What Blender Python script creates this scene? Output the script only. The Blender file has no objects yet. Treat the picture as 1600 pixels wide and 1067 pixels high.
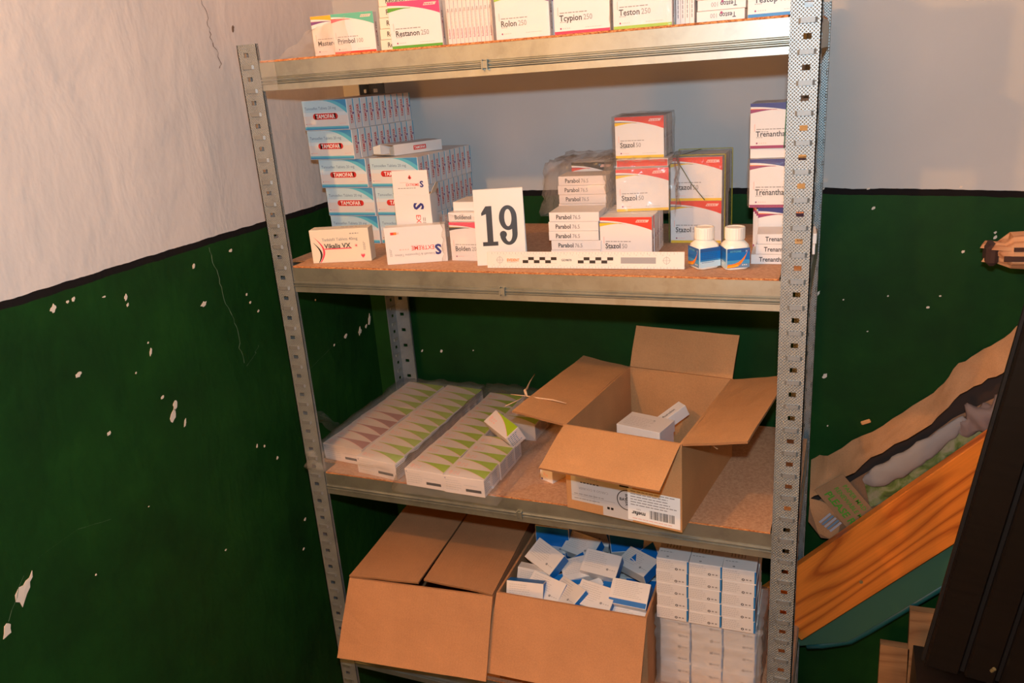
import bpy, math, random
from mathutils import Vector, Matrix, Euler, noise
R = math.radians
S = bpy.context.scene
COL = S.collection
random.seed(7)

# ------------------------------------------------------------------ camera, world, lights, exposure
cd = bpy.data.cameras.new('camera'); cam = bpy.data.objects.new('camera', cd); COL.objects.link(cam)
cam.location = (0.942, -1.155, 1.7361); cam.rotation_euler = (R(71.37), R(4.043), R(21.707))
cd.sensor_width = 36; cd.lens = 28.70; cd.clip_start = 0.02; cd.clip_end = 50
S.camera = cam
w = bpy.data.worlds.new('world'); S.world = w; w.use_nodes = True
w.node_tree.nodes['Background'].inputs[0].default_value = (0.9, 0.62, 0.42, 1)
w.node_tree.nodes['Background'].inputs[1].default_value = 0.01
S.view_settings.view_transform = 'Standard'; S.view_settings.look = 'None'
S.view_settings.exposure = 0.0; S.view_settings.gamma = 1.0; S.view_settings.use_curve_mapping = False

def spot_or_point(name, loc, power, col, rad, kind='POINT'):
    l = bpy.data.lights.new(name, kind); l.energy = power; l.color = col; l.shadow_soft_size = rad
    o = bpy.data.objects.new(name, l); COL.objects.link(o); o.location = loc
    return o
# pop-up flash a hand's breadth above the lens
fl = spot_or_point('camera_flash', (0.944, -1.142, 1.835), 40.5, (0.64, 0.87, 1.0), 0.014, 'SPOT')
fl.rotation_euler = cam.rotation_euler; fl.data.spot_size = R(170); fl.data.spot_blend = 0.35
# bare warm bulb of the room, up and left of the photographer
spot_or_point('ceiling_bulb', (0.10, -1.15, 2.29), 32.0, (1.0, 0.48, 0.12), 0.02)

# added warm fill light low behind the photographer, no such lamp seen
fill_ = spot_or_point('warm_fill', (0.45, -2.25, 1.15), 42.0, (1.0, 0.36, 0.05), 0.35)

# ------------------------------------------------------------------ materials
def nodes(m):
    m.use_nodes = True
    return m.node_tree, m.node_tree.nodes['Principled BSDF']
MC = {}
def flat(name, col, rough=0.5, metal=0.0, coat=0.0, spec=0.5):
    if name in MC: return MC[name]
    m = bpy.data.materials.new(name); t, b = nodes(m)
    b.inputs['Base Color'].default_value = (*col, 1); b.inputs['Roughness'].default_value = rough
    b.inputs['Metallic'].default_value = metal; b.inputs['Specular IOR Level'].default_value = spec
    b.inputs['Coat Weight'].default_value = coat
    MC[name] = m; return m
def srgb(r, g, b):
    f = lambda c: ((c/255+0.055)/1.055)**2.4 if c > 10 else c/255/12.92
    return (f(r), f(g), f(b))
def N(t, typ, **kw):
    n = t.nodes.new(typ)
    for k, v in kw.items(): setattr(n, k, v)
    return n
def ramp(t, src, stops, interp='LINEAR'):
    r = N(t, 'ShaderNodeValToRGB'); r.color_ramp.interpolation = interp
    e = r.color_ramp.elements
    while len(e) < len(stops): e.new(0.5)
    for i, (p, c) in enumerate(stops): e[i].position = p; e[i].color = (*c, 1) if len(c) == 3 else c
    t.links.new(src, r.inputs[0]); return r.outputs[0]
def tnoise(t, vec, scale, detail=4, rough=0.55, dist=0.0):
    n = N(t, 'ShaderNodeTexNoise'); n.inputs['Scale'].default_value = scale; n.inputs['Detail'].default_value = detail
    n.inputs['Roughness'].default_value = rough; n.inputs['Distortion'].default_value = dist
    if vec: t.links.new(vec, n.inputs['Vector'])
    return n.outputs['Fac']
def mapping(t, scale=(1, 1, 1), rot=(0, 0, 0), coord='Object'):
    c = N(t, 'ShaderNodeTexCoord'); m = N(t, 'ShaderNodeMapping')
    m.inputs['Scale'].default_value = scale; m.inputs['Rotation'].default_value = rot
    t.links.new(c.outputs[coord], m.inputs[0]); return m.outputs[0]
def mixc(t, f, a, b, mode='MIX'):
    n = N(t, 'ShaderNodeMix', data_type='RGBA', blend_type=mode)
    for sock, v in ((n.inputs[0], f), (n.inputs[6], a), (n.inputs[7], b)):
        if hasattr(v, 'is_output'): t.links.new(v, sock)
        elif isinstance(v, (int, float)): sock.default_value = v
        else: sock.default_value = (*v, 1)
    return n.outputs[2]
def mathn(t, op, a, b=0.0):
    n = N(t, 'ShaderNodeMath', operation=op)
    for s, v in ((n.inputs[0], a), (n.inputs[1], b)):
        if hasattr(v, 'is_output'): t.links.new(v, s)
        else: s.default_value = v
    return n.outputs[0]
def bump(t, b, h, strength=0.3, dist=0.002, prev=None):
    n = N(t, 'ShaderNodeBump'); n.inputs['Strength'].default_value = strength; n.inputs['Distance'].default_value = dist
    t.links.new(h, n.inputs['Height'])
    if prev: t.links.new(prev, n.inputs['Normal'])
    if b: t.links.new(n.outputs[0], b.inputs['Normal'])
    return n.outputs[0]

def wall_material(name, white, rough_scale=1.0, relief=1.0):
    """upper white limewash, thin black line, green oil paint below (world height)"""
    m = bpy.data.materials.new(name); t, b = nodes(m)
    g = N(t, 'ShaderNodeNewGeometry'); sx = N(t, 'ShaderNodeSeparateXYZ'); t.links.new(g.outputs['Position'], sx.inputs[0])
    pos = g.outputs['Position']
    wob = mathn(t, 'MULTIPLY', mathn(t, 'SUBTRACT', tnoise(t, pos, 22, 3), 0.5), 0.006)
    wob = mathn(t, 'ADD', wob, mathn(t, 'MULTIPLY', mathn(t, 'MAXIMUM', mathn(t, 'SUBTRACT', sx.outputs[0], 0.82), 0.0), 0.0275))
    z = mathn(t, 'ADD', sx.outputs[2], wob)
    top = mathn(t, 'GREATER_THAN', z, 1.4905); low = mathn(t, 'LESS_THAN', z, 1.479)
    cw = ramp(t, tnoise(t, pos, 3.0, 5), [(0.3, tuple(c*0.90 for c in white)), (0.7, white)])
    cg = ramp(t, tnoise(t, pos, 5.0, 6, 0.65), [(0.25, (0.005, 0.027, 0.006)), (0.55, (0.008, 0.050, 0.008)), (0.8, (0.014, 0.072, 0.010))])
    c = mixc(t, top, (0.012, 0.009, 0.009), cw); c = mixc(t, low, c, cg)
    t.links.new(c, b.inputs['Base Color'])
    rr = mathn(t, 'SUBTRACT', 0.92, mathn(t, 'MULTIPLY', low, 0.34)); t.links.new(rr, b.inputs['Roughness'])
    b.inputs['Specular IOR Level'].default_value = 0.16
    mp = N(t, 'ShaderNodeMapping'); mp.inputs['Scale'].default_value = (1, 1, 0.55); t.links.new(pos, mp.inputs[0])
    n1 = tnoise(t, mp.outputs[0], 10*rough_scale, 4, 0.5, 0.25)
    n2 = tnoise(t, mp.outputs[0], 60*rough_scale, 3, 0.5)
    n3 = tnoise(t, pos, 260, 3)
    h = mathn(t, 'ADD', mathn(t, 'MULTIPLY', n1, 2.4), mathn(t, 'ADD', mathn(t, 'MULTIPLY', n2, 0.22), mathn(t, 'MULTIPLY', n3, 0.04)))
    bump(t, b, h, 0.36*relief, 0.008)
    return m
M_wallL = wall_material('left_wall_paint', srgb(226, 214, 208), 1.0, 1.0)
M_wallB = wall_material('back_wall_paint', srgb(202, 199, 198), 1.3, 0.25)

def chipboard(name='chipboard'):
    m = bpy.data.materials.new(name); t, b = nodes(m)
    v = mapping(t, (1, 1, 1))
    a = ramp(t, tnoise(t, v, 220, 4, 0.7), [(0.3, srgb(176, 124, 88)), (0.5, srgb(196, 146, 110)), (0.7, srgb(210, 164, 128))])
    s = ramp(t, tnoise(t, mapping(t, (1, 2.5, 1)), 420, 2), [(0.62, (0, 0, 0)), (0.7, (1, 1, 1))])
    c = mixc(t, mathn(t, 'MULTIPLY', s, .45), a, srgb(130, 80, 46)); t.links.new(c, b.inputs['Base Color'])
    b.inputs['Roughness'].default_value = 0.7; bump(t, b, tnoise(t, v, 300, 3), 0.15, 0.001)
    return m
M_chip = chipboard()
def board_edge():
    m = bpy.data.materials.new('board_edge'); t, b = nodes(m)
    v = mapping(t, (1, 1, 2.5))
    c = ramp(t, tnoise(t, v, 260, 3, 0.8), [(0.35, srgb(120, 56, 22)), (0.5, srgb(196, 120, 66)), (0.68, srgb(232, 180, 120))])
    t.links.new(c, b.inputs['Base Color']); b.inputs['Roughness'].default_value = 0.9; bump(t, b, tnoise(t, v, 260, 3), 0.6, 0.002)
    return m
M_edge = board_edge()
def galvanised(name, col=(0.62, 0.62, 0.60), rough=0.34, dimple=False, metal=0.85):
    m = bpy.data.materials.new(name); t, b = nodes(m)
    v = mapping(t, (1, 1, 1))
    vo = N(t, 'ShaderNodeTexVoronoi'); vo.inputs['Scale'].default_value = 60; t.links.new(v, vo.inputs['Vector'])
    sp = N(t, 'ShaderNodeSeparateColor'); t.links.new(vo.outputs['Color'], sp.inputs[0])
    f = mathn(t, 'ADD', mathn(t, 'MULTIPLY', sp.outputs[0], 0.10), mathn(t, 'MULTIPLY', tnoise(t, v, 18, 6, .65), 0.90))
    c = ramp(t, f, [(0.2, tuple(x*0.72 for x in col)), (0.5, col), (0.8, tuple(min(1, x*1.18) for x in col))])
    t.links.new(c, b.inputs['Base Color']); b.inputs['Metallic'].default_value = metal
    r = mathn(t, 'ADD', rough, mathn(t, 'MULTIPLY', f, 0.16)); t.links.new(r, b.inputs['Roughness'])
    p = bump(t, None, tnoise(t, v, 90, 3), 0.06, 0.001)
    if dimple:
        s = N(t, 'ShaderNodeSeparateXYZ'); t.links.new(v, s.inputs[0])
        k = 2*math.pi/0.0046
        a1 = mathn(t, 'SINE', mathn(t, 'MULTIPLY', mathn(t, 'ADD', s.outputs[0], s.outputs[1]), k))
        a2 = mathn(t, 'SINE', mathn(t, 'MULTIPLY', s.outputs[2], k))
        h = mathn(t, 'MAXIMUM', mathn(t, 'MULTIPLY', a1, a2), 0.15)
        p = bump(t, None, h, 0.8, 0.0012, p)
    t.links.new(p, b.inputs['Normal'])
    return m
M_post = galvanised('galvanised_post', (0.36, 0.39, 0.40), 0.44, True, 0.75)
M_beam = galvanised('galvanised_beam', (0.37, 0.385, 0.345), 0.38, False, 0.85)
def cardboard(name, col, dark=0.82):
    m = bpy.data.materials.new(name); t, b = nodes(m)
    v = mapping(t, (1, 1, 1))
    c = ramp(t, tnoise(t, v, 9, 6, 0.6), [(0.3, tuple(x*dark for x in col)), (0.7, col)])
    fib = ramp(t, tnoise(t, mapping(t, (1, 1, 1)), 500, 2), [(0.3, (0.86, 0.86, 0.86)), (0.7, (1, 1, 1))])
    t.links.new(mixc(t, 1.0, c, fib, 'MULTIPLY'), b.inputs['Base Color']); b.inputs['Roughness'].default_value = 0.8
    b.inputs['Specular IOR Level'].default_value = 0.25
    wv = N(t, 'ShaderNodeTexWave'); wv.inputs['Scale'].default_value = 55; wv.inputs['Distortion'].default_value = 0.4
    t.links.new(v, wv.inputs['Vector'])
    p = bump(t, None, wv.outputs['Fac'], 0.07, 0.001); bump(t, b, tnoise(t, v, 26, 4), 0.18, 0.003, p)
    return m
M_card = cardboard('brown_cardboard', srgb(206, 150, 100))
M_card2 = cardboard('kraft_cardboard', srgb(204, 146, 102))
M_kraft = cardboard('kraft_paper', srgb(204, 150, 106), 0.75)
M_core = flat('cardboard_cut_edge', srgb(150, 104, 66), 0.95)
M_white = flat('white_carton_paper', srgb(226, 220, 218), 0.42, coat=0.05)
M_cream = flat('cream_carton_paper', srgb(226, 214, 196), 0.45)
M_pink = flat('white_pinkish_paper', srgb(224, 210, 205), 0.5)
M_plastic = flat('white_plastic', srgb(224, 217, 208), 0.35)
M_dark = flat('dark_inside', (0.01, 0.009, 0.008), 0.8)
def film_material(name, haze=0.10, tint=(1, 1, 1), crinkle=38, gl=0.6, dist=0.003):
    m = bpy.data.materials.new(name); m.use_nodes = True; t = m.node_tree
    t.nodes.remove(t.nodes['Principled BSDF']); out = t.nodes['Material Output']
    v = mapping(t, (1, 1, 1)); bn = N(t, 'ShaderNodeBump'); bn.inputs['Strength'].default_value = 1.0; bn.inputs['Distance'].default_value = dist
    t.links.new(mathn(t, 'ADD', tnoise(t, v, crinkle, 3, 0.5, 1.5), mathn(t, 'MULTIPLY', tnoise(t, v, crinkle*4, 2), 0.3)), bn.inputs['Height'])
    tr = N(t, 'ShaderNodeBsdfTransparent'); tr.inputs[0].default_value = (*tint, 1)
    g = N(t, 'ShaderNodeBsdfGlossy'); g.inputs['Roughness'].default_value = 0.22; t.links.new(bn.outputs[0], g.inputs['Normal'])
    dd = N(t, 'ShaderNodeBsdfDiffuse'); dd.inputs[0].default_value = (0.9, 0.88, 0.86, 1); tl = N(t, 'ShaderNodeBsdfTranslucent'); tl.inputs[0].default_value = (0.9, 0.88, 0.86, 1)
    d = N(t, 'ShaderNodeMixShader'); d.inputs[0].default_value = 0.4; t.links.new(dd.outputs[0], d.inputs[1]); t.links.new(tl.outputs[0], d.inputs[2])
    fr = N(t, 'ShaderNodeFresnel'); fr.inputs[0].default_value = 1.35
    m1 = N(t, 'ShaderNodeMixShader'); m1.inputs[0].default_value = haze; t.links.new(tr.outputs[0], m1.inputs[1]); t.links.new(d.outputs[0], m1.inputs[2])
    m2 = N(t, 'ShaderNodeMixShader'); t.links.new(mathn(t, 'MINIMUM', mathn(t, 'MULTIPLY', fr.outputs[0], gl), 0.30), m2.inputs[0])
    t.links.new(m1.outputs[0], m2.inputs[1]); t.links.new(g.outputs[0], m2.inputs[2]); t.links.new(m2.outputs[0], out.inputs[0])
    return m
M_film = film_material('clear_film', 0.05)
M_filmh = film_material('hazy_film', 0.20, crinkle=30)
M_bag = film_material('clear_bag', 0.10, crinkle=22, gl=0.8)
INK = dict(ink=srgb(52, 46, 48), grey=srgb(150, 142, 140), lightgrey=srgb(196, 190, 188), red=srgb(222, 58, 44), magenta=srgb(200, 62, 118), green=srgb(84, 158, 52),
    lime=srgb(152, 190, 58), yellow=srgb(236, 190, 40), navy=srgb(40, 46, 120), blue=srgb(38, 122, 186), cyan=srgb(96, 190, 216), paleblue=srgb(190, 218, 232), palerblue=srgb(216, 228, 236),
    teal=srgb(84, 176, 150), orange=srgb(250, 172, 44), maroon=srgb(150, 46, 96), purple=srgb(120, 66, 128), black=srgb(28, 22, 20), white=srgb(245, 242, 240),
    pinkred=srgb(226, 60, 92), pillred=srgb(214, 52, 46), midgrey=srgb(150, 148, 150), leaf=srgb(160, 188, 40), mauve=srgb(168, 116, 120), sky=srgb(70, 150, 200),
    brightblue=srgb(14, 110, 190), orange2=srgb(244, 130, 40), stripe=srgb(176, 176, 190), bluegrey=srgb(110, 140, 170), filmyellow=srgb(206, 192, 40), salmon=srgb(238, 190, 180), deepblue=srgb(44, 92, 156))
def ink(k): return flat('print_'+k, INK[k], 0.42)

# ------------------------------------------------------------------ mesh helpers
def link(o, parent=None):
    COL.objects.link(o)
    if parent: o.parent = parent
    return o
def mesh(name, V, F, mats, mi=None, smooth=False):
    me = bpy.data.meshes.new(name); me.from_pydata([tuple(v) for v in V], [], F)
    for m in (mats if isinstance(mats, (list, tuple)) else [mats]): me.materials.append(m)
    if mi: me.polygons.foreach_set('material_index', mi)
    if smooth: me.polygons.foreach_set('use_smooth', [True]*len(F))
    me.update(); return me
def obj(name, me, parent=None, loc=(0, 0, 0), rot=(0, 0, 0)):
    o = bpy.data.objects.new(name, me); o.location = loc; o.rotation_euler = rot; return link(o, parent)
def tag(o, label=None, cat=None, group=None, kind=None):
    if label: o['label'] = label
    if cat: o['category'] = cat
    if group: o['group'] = group
    if kind: o['kind'] = kind
    return o
def empty(name, loc=(0, 0, 0), rz=0, rot=None):
    o = bpy.data.objects.new(name, None); o.location = loc; o.rotation_euler = rot or (0, 0, rz); o.empty_display_size = 0.02; return link(o)
class MB:
    def __init__(s): s.V = []; s.F = []; s.I = []
    def quad(s, a, b, c, d, mi=0): n = len(s.V); s.V += [a, b, c, d]; s.F.append((n, n+1, n+2, n+3)); s.I.append(mi)
    def ngon(s, pts, mi=0): n = len(s.V); s.V += pts; s.F.append(tuple(range(n, n+len(pts)))); s.I.append(mi)
    def box(s, x0, x1, y0, y1, z0, z1, mi=0, mat=None, bev=0.0):
        if bev:
            b = bev; n = len(s.V)
            vs = []
            for (X, sx) in ((x0, 1), (x1, -1)):
                for (Y, sy) in ((y0, 1), (y1, -1)):
                    for (Z, sz) in ((z0, 1), (z1, -1)):
                        vs += [(X, Y+sy*b, Z+sz*b), (X+sx*b, Y, Z+sz*b), (X+sx*b, Y+sy*b, Z)]
            c = lambda i, j, k: (i*4+j*2+k)*3
            f = []
            for i in (0, 1): f.append([c(i,0,0), c(i,0,1), c(i,1,1), c(i,1,0)][::(1 if i == 0 else -1)])
            for j in (0, 1): f.append([c(0,j,0)+1, c(1,j,0)+1, c(1,j,1)+1, c(0,j,1)+1][::(1 if j == 0 else -1)])
            for k in (0, 1): f.append([c(0,0,k)+2, c(0,1,k)+2, c(1,1,k)+2, c(1,0,k)+2][::(1 if k == 0 else -1)])
            for j in (0, 1):
                for k in (0, 1): f.append([c(0,j,k)+1, c(1,j,k)+1, c(1,j,k)+2, c(0,j,k)+2])
            for i in (0, 1):
                for k in (0, 1): f.append([c(i,0,k), c(i,1,k), c(i,1,k)+2, c(i,0,k)+2])
            for i in (0, 1):
                for j in (0, 1): f.append([c(i,j,0), c(i,j,1), c(i,j,1)+1, c(i,j,0)+1])
            for i in (0, 1):
                for j in (0, 1):
                    for k in (0, 1): f.append([c(i,j,k), c(i,j,k)+1, c(i,j,k)+2])
            if mat: vs = [tuple(mat @ Vector(v)) for v in vs]
            s.V += vs; s.F += [tuple(n+q for q in g) for g in f]; s.I += [mi]*len(f); return
        vs = [(x0,y0,z0),(x1,y0,z0),(x1,y1,z0),(x0,y1,z0),(x0,y0,z1),(x1,y0,z1),(x1,y1,z1),(x0,y1,z1)]
        if mat: vs = [tuple(mat @ Vector(v)) for v in vs]
        n = len(s.V); s.V += vs
        for f in ((0,3,2,1),(4,5,6,7),(0,1,5,4),(1,2,6,5),(2,3,7,6),(3,0,4,7)): s.F.append(tuple(n+q for q in f)); s.I.append(mi)
    def prism(s, pts, axis_vec, mi=0):
        """closed polygon extruded by a vector"""
        n = len(s.V); k = len(pts); a = Vector(axis_vec)
        s.V += [tuple(p) for p in pts] + [tuple(Vector(p)+a) for p in pts]
        s.F.append(tuple(range(n, n+k))[::-1]); s.F.append(tuple(range(n+k, n+2*k))); s.I += [mi, mi]
        for i in range(k): s.F.append((n+i, n+(i+1) % k, n+k+(i+1) % k, n+k+i)); s.I.append(mi)
    def tube(s, pts, r, seg=6, mi=0):
        n = len(s.V); P = [Vector(p) for p in pts]
        for i, p in enumerate(P):
            d = (P[min(i+1, len(P)-1)]-P[max(i-1, 0)]).normalized(); u = d.orthogonal().normalized(); q = d.cross(u)
            rr = r[i] if isinstance(r, (list, tuple)) else r
            for j in range(seg): a = 2*math.pi*j/seg; s.V.append(tuple(p+(u*math.cos(a)+q*math.sin(a))*rr))
        for i in range(len(P)-1):
            for j in range(seg): s.F.append((n+i*seg+j, n+i*seg+(j+1) % seg, n+(i+1)*seg+(j+1) % seg, n+(i+1)*seg+j)); s.I.append(mi)
        s.F.append(tuple(n+j for j in range(seg))[::-1]); s.F.append(tuple(n+(len(P)-1)*seg+j for j in range(seg))); s.I += [mi, mi]
    def me(s, name, mats, smooth=False): return mesh(name, s.V, s.F, mats, s.I, smooth)
    def build(s, name, mats, parent=None, loc=(0, 0, 0), rot=(0, 0, 0), smooth=False): return obj(name, s.me(name, mats, smooth), parent, loc, rot)

TX = {}
def text_geo(s, bold=0.0):
    """text outline as triangles, cap height about 0.7 at size 1"""
    key = (s, bold)
    if key in TX: return TX[key]
    c = bpy.data.curves.new('lettering_curve', 'FONT'); c.body = s; c.size = 1.0; c.resolution_u = 2; c.offset = bold
    o = bpy.data.objects.new('lettering_tmp', c); COL.objects.link(o)
    me = bpy.data.meshes.new_from_object(o)
    V = [(v.co.x, v.co.y) for v in me.vertices]; F = [tuple(p.vertices) for p in me.polygons]
    bpy.data.objects.remove(o); bpy.data.curves.remove(c); bpy.data.meshes.remove(me)
    w_ = max([v[0] for v in V] or [1]); TX[key] = (V, F, w_); return TX[key]

class Print:
    """flat ink shapes in metres on one face (u right, v up)"""
    def __init__(s): s.items = []; s.keys = []
    def k(s, key):
        if key not in s.keys: s.keys.append(key)
        return s.keys.index(key)
    def poly(s, pts, key, layer=0): s.items.append(([tuple(p) for p in pts], [tuple(range(len(pts)))], s.k(key), layer)); return s
    def strip(s, lo, hi, key, layer=0):
        n = len(lo); V = list(lo)+list(hi); F = [(i, i+1, n+i+1, n+i) for i in range(n-1)]; s.items.append((V, F, s.k(key), layer)); return s
    def rect(s, u0, v0, u1, v1, key, layer=0): return s.poly([(u0, v0), (u1, v0), (u1, v1), (u0, v1)], key, layer)
    def disc(s, u, v, r, key, layer=0, n=12, r0=None):
        if r0:
            V = [(u+r*math.cos(2*math.pi*i/n), v+r*math.sin(2*math.pi*i/n)) for i in range(n)]+[(u+r0*math.cos(2*math.pi*i/n), v+r0*math.sin(2*math.pi*i/n)) for i in range(n)]
            s.items.append((V, [(i, (i+1) % n, n+(i+1) % n, n+i) for i in range(n)], s.k(key), layer)); return s
        return s.poly([(u+r*math.cos(2*math.pi*i/n), v+r*math.sin(2*math.pi*i/n)) for i in range(n)], key, layer)
    def text(s, body, u, v, h, key, bold=0.0, rot=0, layer=2, maxw=None, squeeze=1.0, flip=False):
        V, F, w_ = text_geo(body, bold); sc = h/0.7; sx = sc*squeeze
        if maxw: sx = min(sx, maxw/w_)
        a = R(rot); ca, sa = math.cos(a), math.sin(a)
        out = []
        for x, y in V:
            x, y = x*sx*(-1 if flip else 1), y*sc; out.append((u+x*ca-y*sa, v+x*sa+y*ca))
        s.items.append((out, F, s.k(key), layer)); return s
    def lines(s, u, v, wd, n, dv, th, key='grey', seed=1, rot=0, layer=1):
        rr = random.Random(seed); a = R(rot); ca, sa = math.cos(a), math.sin(a)
        V = []; F = []
        for i in range(n):
            x = 0.0; end = wd*rr.uniform(0.72, 1.0)
            while x < end:
                L = min(rr.uniform(0.03, 0.11)*wd+th, end-x)
                q = [(x, -i*dv), (x+L, -i*dv), (x+L, -i*dv+th), (x, -i*dv+th)]
                b = len(V); V += [(u+p*ca-r*sa, v+p*sa+r*ca) for p, r in q]; F.append((b, b+1, b+2, b+3)); x += L+th*0.9
        s.items.append((V, F, s.k(key), layer)); return s
    def bars(s, u, v, wd, h, key='ink', seed=3, layer=2):
        rr = random.Random(seed); x = 0; V = []; F = []
        while x < wd:
            L = wd*rr.choice((0.012, 0.02, 0.03)); b = len(V)
            V += [(u+x, v), (u+x+L, v), (u+x+L, v+h), (u+x, v+h)]; F.append((b, b+1, b+2, b+3)); x += L+wd*rr.choice((0.012, 0.018, 0.03))
        s.items.append((V, F, s.k(key), layer)); return s
    def add_to(s, mb, fn, keys):
        for V, F, ki, layer in s.items:
            e = 0.00018+layer*0.00007; n = len(mb.V)
            mb.V += [fn(u, v, e) for u, v in V]
            key = s.keys[ki]
            if key not in keys: keys.append(key)
            for f in F: mb.F.append(tuple(n+q for q in f)); mb.I.append(keys.index(key))
FACE = {'front': lambda w, d, h: (lambda u, v, e: (u, -e, v)), 'right': lambda w, d, h: (lambda u, v, e: (w+e, u, v)),
        'left': lambda w, d, h: (lambda u, v, e: (-e, d-u, v)), 'top': lambda w, d, h: (lambda u, v, e: (u, v, h+e)),
        'back': lambda w, d, h: (lambda u, v, e: (w-u, d+e, v))}
PM = {}
def print_mesh(key, name, faces, dims):
    """faces: list of (face, Print)"""
    kk = (key, dims)
    if kk in PM: return PM[kk]
    mb = MB(); keys = []
    for f, p in faces: p.add_to(mb, FACE[f](*dims), keys)
    PM[kk] = mb.me(name, [ink(k) for k in keys]); return PM[kk]
BM = {}
def carton_body(dims, mat):
    k = (dims, mat.name)
    if k not in BM: mb = MB(); mb.box(0, dims[0], 0, dims[1], 0, dims[2], bev=0.0005); BM[k] = mb.me('carton', mat)
    return BM[k]
def carton(loc, yaw, dims, label, group, prints, mat=None, rot=None, name='carton', cat='medicine carton'):
    dims = tuple(dims)
    o = obj(name, carton_body(dims, mat or M_white), None, loc, rot or (0, 0, R(yaw)))
    tag(o, label, cat, group)
    for key, pname, faces in prints: obj(pname, print_mesh(key, pname, faces, dims), o)
    return o

# ------------------------------------------------------------------ setting
XW, YW, XR, YF, ZH = -0.0858, 0.430, 1.95, -2.6, 2.6
def slab(name, x0, x1, y0, y1, z0, z1, m):
    mb = MB(); mb.box(x0, x1, y0, y1, z0, z1); o = mb.build(name, m); tag(o, kind='structure'); return o
M_floor = bpy.data.materials.new('concrete_floor'); t, b = nodes(M_floor)
t.links.new(ramp(t, tnoise(t, mapping(t), 6, 6), [(0.3, (0.05, 0.045, 0.04)), (0.7, (0.12, 0.105, 0.09))]), b.inputs['Base Color']); b.inputs['Roughness'].default_value = 0.85
M_ceil = flat('limewash_ceiling', srgb(222, 212, 204), 0.95)
wl = slab('wall_left', XW-0.12, XW, YF, YW, 0, ZH, M_wallL)
wb = slab('wall_back', XW-0.12, XR+0.12, YW, YW+0.12, 0, ZH, M_wallB)
slab('wall_right', XR, XR+0.12, YF, YW, 0, ZH, M_wallB)
slab('wall_front', XW-0.12, XR+0.12, YF-0.12, YF, 0, ZH, M_wallB)
slab('floor', XW-0.12, XR+0.12, YF-0.12, YW+0.12, -0.1, 0, M_floor)
slab('ceiling', XW-0.12, XR+0.12, YF-0.12, YW+0.12, ZH, ZH+0.1, M_ceil)

# chips in the green paint and cracks: thin flakes of bare plaster, each a part of its wall
M_chipw = flat('bare_plaster', srgb(226, 210, 196), 0.95)
M_crack = flat('crack_shadow', srgb(120, 96, 80), 0.95)
def chip(parent, side, a, z, r, seed, ar=1.0, name='paint_chip', m=None):
    rr = random.Random(seed); n = 11; pts = []
    for i in range(n):
        th = 2*math.pi*i/n; k = r*rr.uniform(0.5, .95); da, dz = math.cos(th)*k, math.sin(th)*k*ar
        sh = 0.35*dz
        pts.append((XW+0.0003, a+da+sh, z+dz) if side == 'L' else (a+da+sh, YW-0.0003, z+dz))
    off = Vector((0.0008, 0, 0)) if side == 'L' else Vector((0, -0.0008, 0))
    ce = (XW+.0011, a, z) if side == 'L' else (a, YW-.0011, z)
    V = [tuple(Vector(q)) for q in pts]+[tuple(Vector(q)+off) for q in pts]+[ce]
    F = [(i, (i+1) % n, n+(i+1) % n, n+i) for i in range(n)]+[(n+i, n+(i+1) % n, 2*n) for i in range(n)]
    obj(name, mesh(name, V, F, m or M_chipw), parent)
bigp = [(-.5105, 1.1175), (-.5125, 1.1085), (-.5180, 1.1040), (-.5200, 1.0965), (-.5270, 1.0900), (-.5335, 1.0815), (-.5375, 1.0760), (-.5390, 1.0850), (-.5440, 1.0890), (-.5425, 1.0985), (-.5345, 1.1060), (-.5280, 1.1050), (-.5230, 1.1090), (-.5170, 1.1100)]
V = [(XW+.0002, a, z) for a, z in bigp]+[(XW+.0010, a, z) for a, z in bigp]+[(XW+.0013, -.529, 1.0965)]; n = len(bigp)
obj('paint_chip', mesh('paint_chip', V, [(i, (i+1) % n, n+(i+1) % n, n+i) for i in range(n)]+[(n+i, n+(i+1) % n, 2*n) for i in range(n)], M_chipw), wl)
big = [(-0.5665, 1.0592, .0085, 1.5), (-0.2106, 1.224, .0085, 1.7), (-0.203, 1.238, .006, 1.5), (-0.3643, 1.3552, .0065, .8), (-0.3386, 1.2487, .0055, .8), (-0.0943, 1.3832, .0085, .7),
    (-0.3765, 1.4594, .0065, 1.2), (-0.352, 1.462, .003, 1), (-0.342, 1.463, .004, 1), (-0.225, 1.262, .0045, .8), (-0.2282, 1.3418, .0035, 2.2), (-0.229, 1.358, .002, 1), (-0.265, 1.32, .002, 1), (-0.10, 1.452, .004, 1.6), (-0.005, 1.457, .005, .8),
    (0.0162, 1.3694, .0028, 1.4), (0.022, 1.352, .003, 1.2), (0.04, 1.33, .003, 1), (0.3096, 1.1898, .0075, .9), (0.3674, 1.1831, .0075, 1.5), (0.395, 1.185, .0045, 1.4), (0.412, 1.196, .006, 2.6), (0.262, 1.185, .003, 1), (-0.2515, 1.4405, .0035, 2.0), (-0.2515, 1.428, .0025, 1.4),
    (-0.29, 1.452, .005, .35), (-0.19, 1.20, .003, 3), (0.02, 1.03, .004, 1), (-0.03, 1.08, .003, 1.6), (-0.01, 1.07, .003, 1), (0.07, .86, .004, 1), (0.05, .80, .004, .8), (-0.16, .93, .003, .6), (0.12, .83, .003, 1), (-0.42, 1.05, .002, 1), (-0.30, 1.10, .002, .5), (0.22, 1.30, .003, 1)]
for i, (a, z, r, ar) in enumerate(big): chip(wl, 'L', a, z, r, i+3, ar)
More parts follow.
